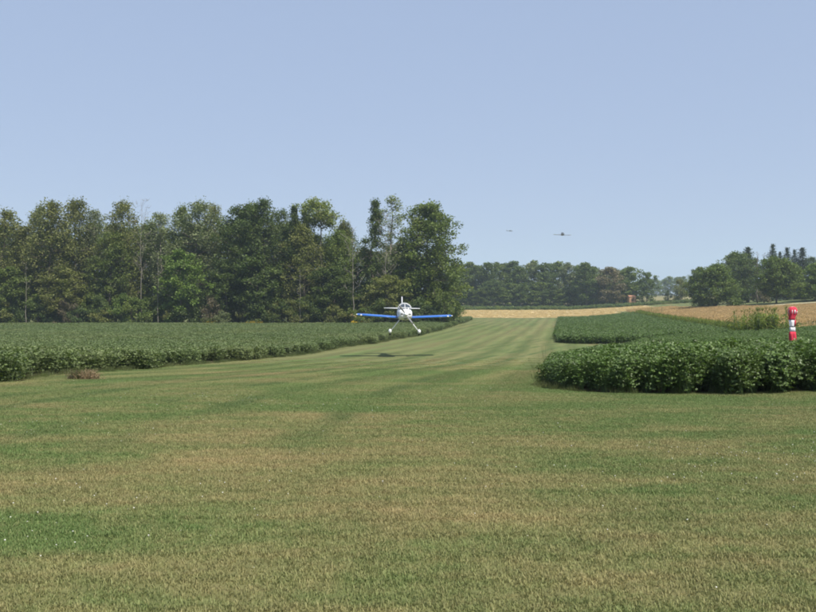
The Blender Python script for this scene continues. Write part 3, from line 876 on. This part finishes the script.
tree('dead_tree', 'deadB', 353, 230, 28, 175, None, 'dead tree with pale branches left of the dark spire tree', G1, 'dead tree', 'bark_pale')
tree('dead_tree', 'deadA', 386, 214, 26, 177, None, 'dead tree with pale stem between the spire and the big round tree', G1, 'dead tree', 'bark_pale')
tree('dead_tree', 'snag', 26, 262, 10, 173, None, 'short pale bare trunk at the left edge of the wood', G1, 'dead tree', 'bark_pale')
tree('dead_tree', 'snag', 300, 270, 12, 174, None, 'short pale bare trunk in the middle of the wood below the olive brown tree', G1, 'dead tree', 'bark_pale')
tree('dead_tree', 'snag', 408, 208, 8, 187, None, 'thin bare tip sticking up left of the big round tree', G1, 'dead tree', 'bark_pale')
G3 = 'shrubs along the foot of the left wood'
tree('shrub', 'bushB', 122, 296, 24, 172.5, 'lime', 'bright lime green shrub at the foot of the left wood', G3, 'shrub')
tree('shrub', 'bushC', 211, 299, 22, 172, 'brown', 'brownish dry shrub right of the bright young tree', G3, 'shrub')
tree('shrub', 'bushA', 224, 312, 18, 171.5, 'grey', 'small grey green shrub right of the brownish shrub', G3, 'shrub')
tree('shrub', 'bushC', 66, 302, 24, 172, 'brown', 'brownish shrub below the low olive tree', G3, 'shrub')
px = -14.0; i = 0
while px < 448:
    if not any(abs(px - q) < 9 for q in (122, 211, 224, 66)):
        mt = random.choice(['dark', 'mid', 'dark', 'olive', 'brush'])
        tree('shrub', random.choice(['bushA', 'bushB', 'bushC']), px, random.uniform(294, 310), random.uniform(22, 34), random.uniform(172.5, 177), mt,
             singled(px, {'dark': 'dark', 'mid': 'mid green', 'olive': 'olive', 'brush': 'dull'}[mt] + ' shrub at the wood edge', 'below'), G3, 'shrub')
    px += random.uniform(10, 15); i += 1
for i in range(26):
    PX = -14 + i * 18 + random.uniform(-4, 4)
    tree('shrub', random.choice(['bushA', 'bushB']), PX, random.uniform(286, 296), random.uniform(32, 44), random.uniform(186, 189), 'dark',
         singled(PX, 'shaded shrub inside the wood', 'behind'), 'shrubs inside the left wood', 'shrub')
tree('shrub', 'bushA', 455, 300, 22, 194, 'mid', 'leafy shrub right of the big round tree at the wood end', G3, 'shrub')

# far wood
G4 = 'trees of the far wood'
px = 438.0; i = 0
while px < 634:
    top = np.interp(px, [438, 465, 500, 540, 580, 605, 634], [268, 265, 262.5, 264, 265, 269, 270]) + random.uniform(-2.0, 4.5)
    tree('far_tree', ['farA', 'farB', 'farC'][i % 3], px, top, random.uniform(20, 27), random.uniform(405, 425), random.choice(['mid', 'dark', 'dark', 'grey']), 'hazy green tree in the far wood beyond the stubble field', G4)
    px += random.uniform(6.0, 8.5); i += 1
px = 442.0
while px < 640:
    tree('far_tree', ['farA', 'farB', 'farC'][i % 3], px, random.uniform(281, 291), random.uniform(15, 24), random.uniform(394, 402), random.choice(['mid', 'dark', 'dark', 'mid']), 'low hazy tree along the front of the far wood', G4)
    px += random.uniform(6.5, 9); i += 1
tree('far_tree', 'farB', 587, 264, 26, 390, 'dark', 'darkest tree of the far wood, left of the tan shed', G4)
tree('far_tree', 'farC', 610, 268, 28, 388, 'brown', 'dull brownish green tree of the far wood just left of the shed', G4)
tree('far_tree', 'farA', 627, 267, 24, 396, 'mid', 'green tree directly above the tan shed', G4)
tree('far_tree', 'farA', 647, 272, 19, 380, 'dark', 'dark separate tree at the right end of the far wood', G4)
G5 = 'trees of the most distant wood'
px = 648.0
while px < 712:
    tree('distant_tree', ['farA', 'farC'][i % 2], px, random.uniform(276, 279.5), random.uniform(11, 15), random.uniform(760, 800), 'mid', 'blue hazy tree in the most distant wood left of the right hand trees', G5)
    px += random.uniform(6, 8); i += 1
tree('shrub', 'bushA', 683, 281, 20, 370, 'olive', 'round bush in the gap left of the right hand trees', 'bushes in the gap', 'shrub')
tree('shrub', 'bushB', 668, 291, 8, 372, 'brush', 'small bush in the gap right of the separate dark tree', 'bushes in the gap', 'shrub')

# right hand trees
G6 = 'trees beyond the grain field'
tree('field_tree', 'roundB', 716, 266, 46, 240, 'park', 'broad green tree nearest the gap, left of the right hand group', G6)
tree('field_tree', 'young', 698, 268, 20, 246, 'dark', 'slim dark tree on the left flank of the broad green tree', G6)
tree('field_tree', 'round', 739, 254, 40, 285, 'dark', 'tall green tree behind the broad green tree', G6)
tree('field_tree', 'round', 776.5, 259, 42, 236, 'park', 'round shade tree with a short dark trunk standing alone', G6, trunkmat='bark_dark')
tree('field_tree', 'roundB', 822, 264, 46, 238, 'park', 'green tree cut off by the right edge of the picture', G6)
tree('field_tree', 'tallA', 812, 258, 26, 300, 'dark', 'tree behind the one cut off by the right edge', G6)
tree('field_tree', 'tallB', 757, 281, 18, 290, 'brown', 'brownish tree between the tall green tree and the round shade tree', G6)
for px, top, w, d, k, lab in ((748, 247.0, 20.7, 297, 'spruceA', 'dark spruce rising behind the tall green tree'), (772.5, 244.0, 14.9, 297, 'spruceB', 'tallest spruce tip above the round shade tree'),
                           (780, 251.5, 9.2, 299, 'spruceA', 'small spruce tip between two taller ones'), (787, 247.5, 14.9, 297, 'spruceB', 'spruce tip right of the small one above the shade tree'),
                           (794.5, 249.5, 11.5, 300, 'spruceB', 'narrow spruce tip second from the right'), (802, 247.5, 18.4, 295, 'spruceA', 'dark full spruce right of the round shade tree')):
    tree('spruce_tree', k, px, top, w * 3.0, d, 'spruce', lab, 'spruces behind the round shade tree')
tree('dead_tree', 'bareconifer', 757.5, 252, 8, 264, None, 'bare conifer pole right of the left spruce', G6, 'dead tree', 'bark')
tree('dead_tree', 'bareconifer', 764, 253, 8, 265, None, 'bare conifer pole left of the tallest spruce tip', G6, 'dead tree', 'bark')
for px, top, w, d, m_, lab in ((744, 290, 20, 246, 'brush', 'low shrub under the tall green tree by the lane'), (763, 291, 16, 252, 'brown', 'low brownish shrub left of the shade tree trunk'), (804, 290, 22, 248, 'dark', 'dark low shrub near the right edge by the lane')):
    tree('shrub', 'bushA', px, top, w, d, m_, lab, 'shrubs by the lane', 'shrub')

# --- brush strip in front of the far wood, weeds, goldenrod
def bush_proto(seed, n, h, w, ls, mat):
    r = np.random.default_rng(seed)
    d = r.normal(size=(n, 3)); d /= np.linalg.norm(d, axis=1)[:, None]; d *= (r.random(n) ** .5)[:, None]
    c = np.stack([d[:, 0] * w, d[:, 1] * w, h * .5 + d[:, 2] * h * .5], 1)
    v, f = leaf_quads(c, ls * r.uniform(.6, 1.3, n), r, .6, .3)
    return add('brush_clump', mesh_np('brush_clump', v, f), M[mat], link=False)
brush_c = proto_collection('brush', [bush_proto(500, 150, 1.2, 1.3, .42, 'brush'), bush_proto(501, 150, 1.1, 1.4, .42, 'weed'), bush_proto(502, 140, 1.3, 1.2, .42, 'mid')])
n = 1500
x = rng.uniform(-70, 125, n); y = rng.uniform(353, 372, n)
s = rng.uniform(.5, 1.15, n)
scatter('brush_strip', np.stack([x, y, Z(x, y)], 1), np.stack([0 * s, 0 * s, rng.random(n) * 6], 1), np.stack([s, s, s], 1), rng.integers(0, 3, n), brush_c, None, 'low green brush strip between the stubble field and the far wood', 'brush')
n = 420
x = rng.uniform(60, 150, n); y = 215 + rng.random(n) * 3 + (x < 92) * (20 + rng.random(n) * 6); s = rng.uniform(.15, .4, n)
scatter('verge_weeds', np.stack([x, y, Z(x, y)], 1), np.stack([0 * s, 0 * s, rng.random(n) * 6], 1), np.stack([s, s, s], 1), rng.integers(0, 3, n), brush_c, None, 'low green weeds between the grain field and the lane', 'weeds')
n = 260
x = rng.uniform(42, 70, n); y = rng.uniform(96, 106, n) + (x - 42) * .15; s = rng.uniform(.35, .7, n)
scatter('verge_weeds', np.stack([x, y, Z(x, y)], 1), np.stack([0 * s, 0 * s, rng.random(n) * 6], 1), np.stack([s, s, s], 1), rng.integers(0, 3, n), brush_c, None, 'grey green band of weeds in the grain behind the windsock', 'weeds')
gold_c = proto_collection('goldenrod', [bush_proto(520, 60, .5, .6, .2, 'gold'), bush_proto(521, 90, .9, .7, .3, 'weed')])
pp = [(at_px(p, 171) + rng.normal(0, .5), 170.6 + rng.normal(0, .5)) for p in list(rng.uniform(206, 222, 22)) + list(rng.uniform(246, 256, 7)) + list(rng.uniform(352, 366, 12))]
pp = np.array(pp); n = len(pp); s = rng.uniform(.7, 1.3, n)
scatter('goldenrod', np.stack([pp[:, 0], pp[:, 1], Z(pp[:, 0], pp[:, 1]) + .75], 1), np.stack([0 * s, 0 * s, rng.random(n) * 6], 1), np.stack([s, s, s], 1), np.arange(n) % 2, gold_c, None, 'yellow goldenrod in bloom along the foot of the left wood', 'goldenrod')

# --- corn
def corn_parts(seed, h=1.9):
    r = np.random.default_rng(seed)
    st = MB(); st.tube([(0, 0, -.05), (.02, 0, h * .5), (.0, .03, h)], [.018, .014, .006], 6)
    V, Fc, k = [], [], 0
    for i in range(11):
        z = h * (.12 + .78 * i / 11); az = (i % 2) * math.pi + r.normal(0, .5); ln = .55 * r.uniform(.75, 1.2); w = .055
        dx, dy = math.cos(az), math.sin(az); seg = 5
        for j in range(seg + 1):
            t = j / seg
            p = np.array([dx * ln * t, dy * ln * t, z + ln * (.75 * t - 1.05 * t * t)])
            ww = w * (1 - t) ** .6 * (.6 + .4 * (t > 0)) + .004
            V += [p + np.array([-dy, dx, 0]) * ww, p + np.array([0, 0, -.015]), p - np.array([-dy, dx, 0]) * ww]
        for j in range(seg):
            a = k + j * 3
            Fc += [(a, a + 1, a + 4, a + 3), (a + 1, a + 2, a + 5, a + 4)]
        k += (seg + 1) * 3
    tas = MB()
    for i in range(7):
        az = i * .9; tas.tube([(0, .03, h - .02), (.05 * math.cos(az), .03 + .05 * math.sin(az), h + .12), (.11 * math.cos(az), .03 + .11 * math.sin(az), h + .2)], [.006, .006, .003], 4)
    return st.mesh('stalk'), mesh_np('leaves', np.array(V), np.array(Fc), True), tas.mesh('tassel')
CORN = [corn_parts(600 + i) for i in range(4)]
def corn_joined(i, mat):
    s, l, _ = CORN[i]
    def arr(me):
        v = np.empty(len(me.vertices) * 3); me.vertices.foreach_get('co', v); return v.reshape(-1, 3)
    f = [tuple(p.vertices) for p in l.polygons]; 
    sv = arr(s); sf = np.array([tuple(p.vertices) for p in s.polygons if len(p.vertices) == 4])
    v, ff = join_np([(arr(l), np.array(f)), (sv, sf)])
    return add('corn_stalk', mesh_np('corn_stalk', v, ff, True), M[mat], link=False)
corn_c = proto_collection('corn', [corn_joined(0, 'corn'), corn_joined(1, 'corn'), corn_joined(2, 'corn_dark'), corn_joined(3, 'corn')])
P = []
for y in np.arange(92, 236, .28):
    for k in range(3):
        P.append((float(xc(y)) + .2 + k * .55 + rng.normal(0, .15), y))
P = np.array(P); n = len(P); s = rng.uniform(.62, .92, n)
scatter('corn_strip', np.stack([P[:, 0], P[:, 1], Z(P[:, 0], P[:, 1])], 1), np.stack([0 * s, 0 * s, rng.random(n) * 6], 1), np.stack([s * 1.15, s * 1.15, s], 1), rng.integers(0, 4, n), corn_c, None, 'yellow green strip of low corn between the soybeans and the tan grain', 'corn')
def corn_plant(x, y, s, i, label, group):
    o = empty('corn_plant', (x, y, z1(x, y)), random.random() * 6.28); o.scale = (s * 1.15, s * 1.15, s)
    a, b, c = CORN[i]
    mt = random.choice(['corn', 'corn', 'corn_dark'])
    add('stalk', a, M[mt], o); add('leaves', b, M[mt], o); add('tassel', c, M['corn'], o)
    tag(o, label, 'corn plant', group)
for i in range(96):
    px = min(786, max(734, random.gauss(761, 13))); y = random.uniform(83, 91.5)
    corn_plant(at_px(px, y), y, random.uniform(1.1, 1.55), i % 4, 'leafy corn plant in the clump between the soybeans and the tan grain', 'corn plants at the near end of the strip')
for i in range(18):
    px = 630 + 32 * (i + random.random()) / 18; y = random.uniform(226, 238)
    corn_plant(at_px(px, y), y, random.uniform(.8, 1.25), i % 4, 'far corn plant standing up against the pale stubble field', 'corn plants at the far end of the strip')

# --- small weeds in the grass
def weed_clump(name, x, y, w, h, mats, label, n=150):
    o = empty(name, (x, y, z1(x, y)))
    for i, (mt, dx, ww, hh, nm, nn, thick) in enumerate(mats):
        r = np.random.default_rng(700 + i + int(abs(x) * 10))
        b = np.stack([dx + r.normal(0, ww * .42, nn), r.normal(0, ww * .3, nn), np.full(nn, -.03)], 1)
        d = r.normal(0, .42, (nn, 2)); h2 = hh * (.45 + .6 * r.random(nn)) * np.exp(-((b[:, 0] - dx) / ww) ** 2)
        t = b + np.stack([d[:, 0] * h2, d[:, 1] * h2, h2], 1)
        v1, f1 = stems_np(b, t, np.full(nn, thick))
        q = r.uniform(.35, 1.0, (nn * 3)); c = np.repeat(b, 3, 0) + (np.repeat(t, 3, 0) - np.repeat(b, 3, 0)) * q[:, None] + r.normal(0, .02, (nn * 3, 3))
        v2, f2 = leaf_quads(c, r.uniform(.03, .07, nn * 3), r, .4, .3)
        v, f = join_np([(v1, f1), (v2, f2)])
        add(nm, mesh_np(nm, v, f), M[mt], o)
    return tag(o, label, 'weeds')
weed_clump('weed_clump', at_px(84, 25.5), 25.5, 1, .4, [('rust', .14, .40, .34, 'dry_stems', 420, .004), ('brown', -.30, .22, .34, 'brown_stems', 140, .004), ('weed', -.12, .18, .44, 'green_stems', 110, .004)], 'clump of dry reddish brown weeds in the mown grass at left')
weed_clump('weed_clump', float(xb(23.5)) - .05, 23.5, 1, .4, [('weed', .0, .28, 1.15, 'green_stems', 34, .003), ('straw', .05, .25, .95, 'dry_stems', 10, .003)], 'thin tall weeds at the left corner of the near soybean patch')

# ------------------------------------------------------------------ windsock
def windsock(x, y, top):
    z0 = z1(x, y)
    o = empty('windsock', (x, y, z0)); sc = .84; o.scale = (sc * .9, sc * .9, sc); H = (top - z0) / sc
    b = MB(); b.tube([(.02, .10, -.3), (.02, .10, H - .10)], [.022, .020], 10); b.build('pole', M['steel'], o)
    b = MB(); rr = .215                                          # tilted mouth hoop
    ring = [(rr * math.cos(t), -.06 + .06 * math.cos(t), H - .22 + rr * math.sin(t)) for t in [2 * math.pi * k / 24 for k in range(24)]]
    b.tube(ring + ring[:1], .012, 6, caps=False); b.build('hoop', M['steel'], o)
    b = MB(); b.tube([(.02, .10, H - .22), (.02, .0, H - .22), (.0, -.06, H - .43)], [.010, .010, .008], 6); b.build('bracket', M['steel'], o)
    def sleeve(name, mat, zs, lobes, seed, caps=True):
        r = np.random.default_rng(seed); ph = r.uniform(0, 6)
        m = MB(); n = 40; rings = []
        for (z, a, c, dx) in zs:
            ringp = []
            for k in range(n):
                t = 2 * math.pi * k / n
                f = 1 + lobes * math.sin(5 * t + ph + z * 3) + lobes * .6 * math.sin(9 * t + ph * 2 - z * 6)
                ringp.append((dx + a * f * math.cos(t), -.06 + c * f * math.sin(t), H - .22 + z))
            rings.append(ringp)
        m.loft(rings, caps); return m.build(name, mat, o)
    # the red mouth bulges around the hoop, then the cloth hangs in folds
    hood = sleeve('hood', M['red'], [(.215, .06, .03, .0), (.20, .13, .09, .0), (.14, .19, .13, .0), (.05, .215, .14, .01), (-.05, .215, .14, .01), (-.13, .19, .13, 0), (-.20, .155, .11, -.01), (-.27, .15, .11, -.03), (-.34, .145, .10, -.03)], .05, 3)
    add_stripe = MB()
    add_stripe.loft([[(.015, -.222, H - .30), (.055, -.220, H - .30), (.055, -.20, H - .30), (.015, -.20, H - .30)], [(.02, -.224, H - .14), (.07, -.22, H - .14), (.07, -.19, H - .14), (.02, -.19, H - .14)]])
    for dx_, z_ in ((-.09, -.20), (.125, -.25)):
        add_stripe.loft([[(dx_, -.215, H - .30), (dx_ + .022, -.215, H - .30), (dx_ + .022, -.17, H - .30), (dx_, -.17, H - .30)], [(dx_ + .01, -.21, H + z_ + .06), (dx_ + .03, -.21, H + z_ + .06), (dx_ + .03, -.16, H + z_ + .06), (dx_ + .01, -.16, H + z_ + .06)]])
    add_stripe.build('pale_stripe', M['whitef'], hood)
    sleeve('white_band', M['whitef'], [(-.335, .145, .09, -.02), (-.45, .138, .088, -.02), (-.58, .13, .085, -.02), (-.62, .128, .085, -.015)], .08, 4)
    fold = MB()
    fold.loft([[(.075, -.15, H - .56), (.125, -.13, H - .56), (.125, -.06, H - .56), (.075, -.06, H - .56)], [(.06, -.17, H - .82), (.115, -.14, H - .82), (.115, -.06, H - .82), (.06, -.06, H - .82)]])
    fold.build('red_fold', M['red'], o)
    sleeve('dark_seam', M['dkgrey'], [(-.615, .122, .078, -.015), (-.655, .120, .076, -.01)], .08, 5)
    sleeve('white_band', M['whitef'], [(-.65, .126, .08, -.01), (-.74, .126, .08, .0), (-.84, .128, .082, .01)], .08, 6)
    sleeve('red_tail', M['red'], [(-.835, .135, .085, .0), (-.95, .15, .095, .0), (-1.05, .155, .10, .01), (-1.2, .15, .09, .02), (-1.3, .14, .08, .02)], .11, 7)
    return tag(o, 'limp red and white windsock hanging over the soybeans at right', 'windsock')
wd = 30.0
windsock(at_px(792, wd), wd, EYE + (HOR - 306.5) / F * wd)

# ------------------------------------------------------------------ shed in the far wood
def shed(px, d):
    x = at_px(px, d); z = z1(x, d); z = max(z, EYE + (HOR - 300.5) / F * d)
    o = empty('shed', (x, d, z1(x, d)), .12); o.scale = (.85, .85, .85)
    h0 = z - z1(x, d)
    b = MB(); b.box((-1.75, -1.5, -.3), (1.75, 1.5, h0 + 2.3)); b.build('wall', M['barnwall'], o, False)
    b = MB(); b.loft([[(-1.95, -1.75, h0 + 2.25), (-1.95, 1.75, h0 + 2.25), (-1.95, 0, h0 + 3.1)], [(1.95, -1.75, h0 + 2.25), (1.95, 1.75, h0 + 2.25), (1.95, 0, h0 + 3.1)]]); b.build('roof', M['barnroof'], o, False)
    b = MB(); b.box((-.5, -1.56, h0 + 0), (.55, -1.503, h0 + 1.5)); b.build('door', M['barndark'], o, False)
    return tag(o, 'small tan shed at the edge of the far wood', 'shed')
shed(631.5, 383)

# ------------------------------------------------------------------ airplanes
def airplane(name, loc, yaw, pitch, roll, label, body='white', wingm='blue', tailm='white', prop_deg=128, group=None, gear=True):
    """low-wing two-seater, nose towards -Y, span 7.3 m; origin on the fuselage axis at the wing"""
    o = empty(name, loc); o.rotation_euler = (pitch, roll, yaw)
    B, W, T = M[body], M[wingm], M[tailm]
    def sect(y, w, zt, zb, n=26, sq=3.1, flat=1.0):
        cz = (zt + zb) / 2; h = (zt - zb) / 2; pts = []
        for k in range(n):
            t = 2 * math.pi * k / n; c, s = math.cos(t), math.sin(t)
            pts.append((w * math.copysign(abs(c) ** (2 / sq), c), y, cz + h * math.copysign(abs(s) ** (2 / sq), s)))
        return pts
    b = MB(); b.loft([sect(-.95, .53, .36, -.50), sect(-.3, .555, .40, -.50), (sect(.6, .55, .42, -.48)), sect(1.4, .44, .40, -.38), sect(2.6, .26, .32, -.16), sect(3.7, .10, .26, .02), sect(4.25, .03, .22, .08)])
    b.build('fuselage', B, o)
    b = MB(); b.loft([sect(-2.02, .30, .17, -.22, sq=2.2), sect(-1.97, .42, .24, -.31), sect(-1.7, .50, .31, -.42), sect(-1.3, .53, .35, -.48), sect(-.945, .535, .365, -.505)])
    cow = b.build('cowling', B, o)
    for sx in (-1, 1):
        b = MB(); b.ellipsoid((sx * .27, -1.985, -.02), (.115, .05, .062), 14, 8); b.build('air_inlet', M['black'], cow)
    b = MB(); b.ellipsoid((.0, -1.80, -.36), (.15, .16, .07), 14, 8); b.build('lower_scoop', M['dkgrey'], cow)
    b = MB(); b.tube([(-.20, -1.3, -.5), (-.20, -1.05, -.62), (-.20, -.7, -.66)], .035, 8); b.build('exhaust_pipe', M['steel'], cow)
    # canopy: dark glazing with a white bow
    def arch(y, w, z0, h, n=15): return [(w * math.cos(math.pi * k / (n - 1)), y, z0 + h * math.sin(math.pi * k / (n - 1))) for k in range(n)]
    b = MB(); b.loft([arch(-.95, .40, .34, .04), arch(-.62, .46, .36, .24), arch(-.30, .49, .375, .38), arch(.3, .49, .38, .43), arch(.9, .43, .38, .36), arch(1.5, .28, .37, .2), arch(2.0, .12, .34, .06)])
    can = b.build('canopy', M['glass'], o)
    for nm, y, w, h, r_ in (('canopy_bow', -.30, .495, .385, .035), ('windshield_frame', -.86, .445, .07, .03)):
        m = MB(); m.tube(arch(y, w, .372, h), r_, 6); m.build(nm, B, can)
    m = MB(); m.tube([(0, -.92, .385), (0, -.62, .60), (0, -.30, .755)], .022, 6); m.build('centre_post', B, can)
    # wings
    def foil(x, y0, ch, z, th):
        up = [(0, 0), (.02, .28), (.1, .62), (.3, .95), (.5, .85), (.75, .45), (1, .02)]; lo = [(.75, -.28), (.5, -.5), (.3, -.58), (.1, -.45), (.02, -.25)]
        return [(x, y0 + c * ch, z + t * th * ch * .6) for c, t in up + lo]
    zr, di = -.36, .055
    for sx in (-1, 1):
        xs = [.45, 1.5, 2.6, 3.45]
        b = MB(); b.loft([foil(sx * q, -.58, 1.47, zr + di * q, .145) for q in xs]); wg = b.build('wing', W, o)
        b = MB(); b.loft([foil(sx * 3.455, -.575, 1.46, zr + di * 3.455, .143), foil(sx * 3.57, -.50, 1.3, zr + di * 3.57 + .01, .11), foil(sx * 3.66, -.28, .95, zr + di * 3.66 + .02, .06)]); tip = b.build('wing_tip', W, wg)
        b = MB(); b.ellipsoid((sx * 3.30, -.50, zr + di * 3.3 + .0), (.10, .115, .055), 10, 7); b.build('landing_light', M['lens'], wg)
        b = MB(); b.ellipsoid((sx * 3.62, -.40, zr + di * 3.62 + .02), (.06, .08, .045), 10, 7); b.build('navigation_light', M['lens'], tip)
        b = MB(); b.loft([[(sx * 2.05, .893, zr + di * 2.05 - .03), (sx * 2.05, 1.10, zr + di * 2.05 - .01), (sx * 2.05, .893, zr + di * 2.05 + .03)], [(sx * 3.42, .893, zr + di * 3.42 - .03), (sx * 3.42, 1.10, zr + di * 3.42 - .01), (sx * 3.42, .893, zr + di * 3.42 + .03)]]); b.build('aileron', W, wg)
        # tailplane
        b = MB(); b.loft([foil(sx * .06, 3.25, .95, .30, .10), foil(sx * 1.45, 3.45, .62, .30, .10)]); b.build('tailplane', T, o)
        if gear:
            b = MB(); b.tube([(sx * .34, -.80, -.42), (sx * .75, -.82, -.95), (sx * 1.06, -.84, -1.33)], [.045, .034, .03], 8); b.build('gear_leg', B, o)
            b = MB(); rings = []
            for yy, a, h, zc in ((-1.20, .02, .03, -1.36), (-1.13, .085, .12, -1.36), (-.95, .125, .175, -1.35), (-.72, .12, .165, -1.34), (-.45, .065, .09, -1.31), (-.28, .012, .02, -1.29)):
                rings.append([(sx * 1.10 + a * math.cos(t), yy, zc + h * math.sin(t)) for t in [2 * math.pi * k / 14 for k in range(14)]])
            b.loft(rings); pant = b.build('wheel_fairing', B, o)
            b = MB(); prof = [(.085, -.06), (.165, -.065), (.185, -.03), (.185, .03), (.165, .065), (.085, .06)]; n = 20
            R_ = [b.ring([(sx * 1.10 + q, -.84 + rr * math.cos(2 * math.pi * k / n), -1.46 + rr * math.sin(2 * math.pi * k / n)) for k in range(n)]) for rr, q in prof]
            for a, c in zip(R_, R_[1:] + R_[:1]): b.bridge(a, c)
            b.build('tyre', M['black'], pant)
    # fin and rudder
    def vfoil(z, y0, ch, th): return [(th * t, y0 + c * ch, z) for c, t in ((0, 0), (.08, .7), (.3, 1), (.6, .7), (1, .08), (1, -.08), (.6, -.7), (.3, -1), (.08, -.7))]
    b = MB(); b.loft([vfoil(.2, 3.2, .75, .05), vfoil(1.22, 3.62, .33, .035)]); b.build('fin', T, o)
    b = MB(); b.loft([vfoil(.02, 3.96, .45, .04), vfoil(.2, 3.96, .48, .04), vfoil(1.24, 3.965, .30, .03)]); b.build('rudder', T, o)
    if gear:
        b = MB(); b.tube([(0, 3.9, .06), (0, 4.3, -.22), (0, 4.45, -.32)], .022, 6); b.build('tailwheel_spring', M['steel'], o)
        b = MB(); b.ellipsoid((0, 4.47, -.38), (.035, .085, .085), 12, 8); b.build('tailwheel', M['black'], o)
    # spinner and propeller at rest
    b = MB(); b.loft([[(rr * math.cos(t), yy, -.03 + rr * math.sin(t)) for t in [2 * math.pi * k / 18 for k in range(18)]] for yy, rr in ((-2.36, .01), (-2.32, .06), (-2.22, .115), (-2.10, .15), (-2.03, .158))]); b.build('spinner', B, o)
    pr = MB(); a0 = math.radians(prop_deg)
    for s in (0, math.pi):
        a = a0 + s; dx, dz = math.cos(a), math.sin(a); rings = []
        for q, ch, tw in ((.10, .07, 1.0), (.25, .12, .75), (.5, .145, .5), (.75, .12, .36), (.90, .07, .3)):
            cs, sn = math.cos(tw), math.sin(tw)
            ring = []
            for u, v in ((-.5, 0), (-.2, .07), (.2, .06), (.5, 0), (.2, -.03), (-.2, -.03)):
                U_, V_ = u * ch * cs - v * ch * sn, u * ch * sn + v * ch * cs
                ring.append((dx * q - dz * U_, -2.12 + V_, -.03 + dz * q + dx * U_))
            rings.append(ring)
        bl = MB(); bl.loft(rings); bl.build('propeller_blade', M['metal'], o)
    return tag(o, label, 'airplane', group)

pd = 65.0
pz = EYE + (HOR - 313.2) / F * pd
airplane('airplane', (at_px(404.3, pd), pd, pz), math.radians(3.4), math.radians(.8), math.radians(.9), 'white low wing airplane with blue wings flying low over the grass strip')
pd = 345.0
airplane('airplane', (at_px(562.4, pd), pd, EYE + (HOR - 234.4) / F * pd), math.radians(-4), math.radians(0), math.radians(2.2), 'small dark airplane flying in the sky above the far wood', 'dkgrey', 'midgrey', 'dkgrey', 20, gear=False)  # greys instead of white: the backlit silhouette is painted into the body and wings
pd = 900.0
airplane('airplane', (at_px(510.5, pd), pd, EYE + (HOR - 231.0) / F * pd), math.radians(70), math.radians(0), math.radians(-8), 'tiny faint speck of a distant aircraft left of the small dark airplane', 'midgrey', 'midgrey', 'midgrey', 20, gear=False)

# ------------------------------------------------------------------ haze
m, t, out = nt('haze_air')
pv = N(t, 'ShaderNodeVolumePrincipled')
pv.inputs['Color'].default_value = (.70, .86, 1.0, 1)
pv.inputs['Density'].default_value = .00022
pv.inputs['Anisotropy'].default_value = 0.0
L(t, pv.outputs[0], out.inputs['Volume'])
b = MB(); b.box((-3300, -70, -9), (3300, 3600, 190))
hz = b.build('haze', m, None, False)
tag(hz, 'thin pale summer haze over the whole place', 'haze', kind='stuff')
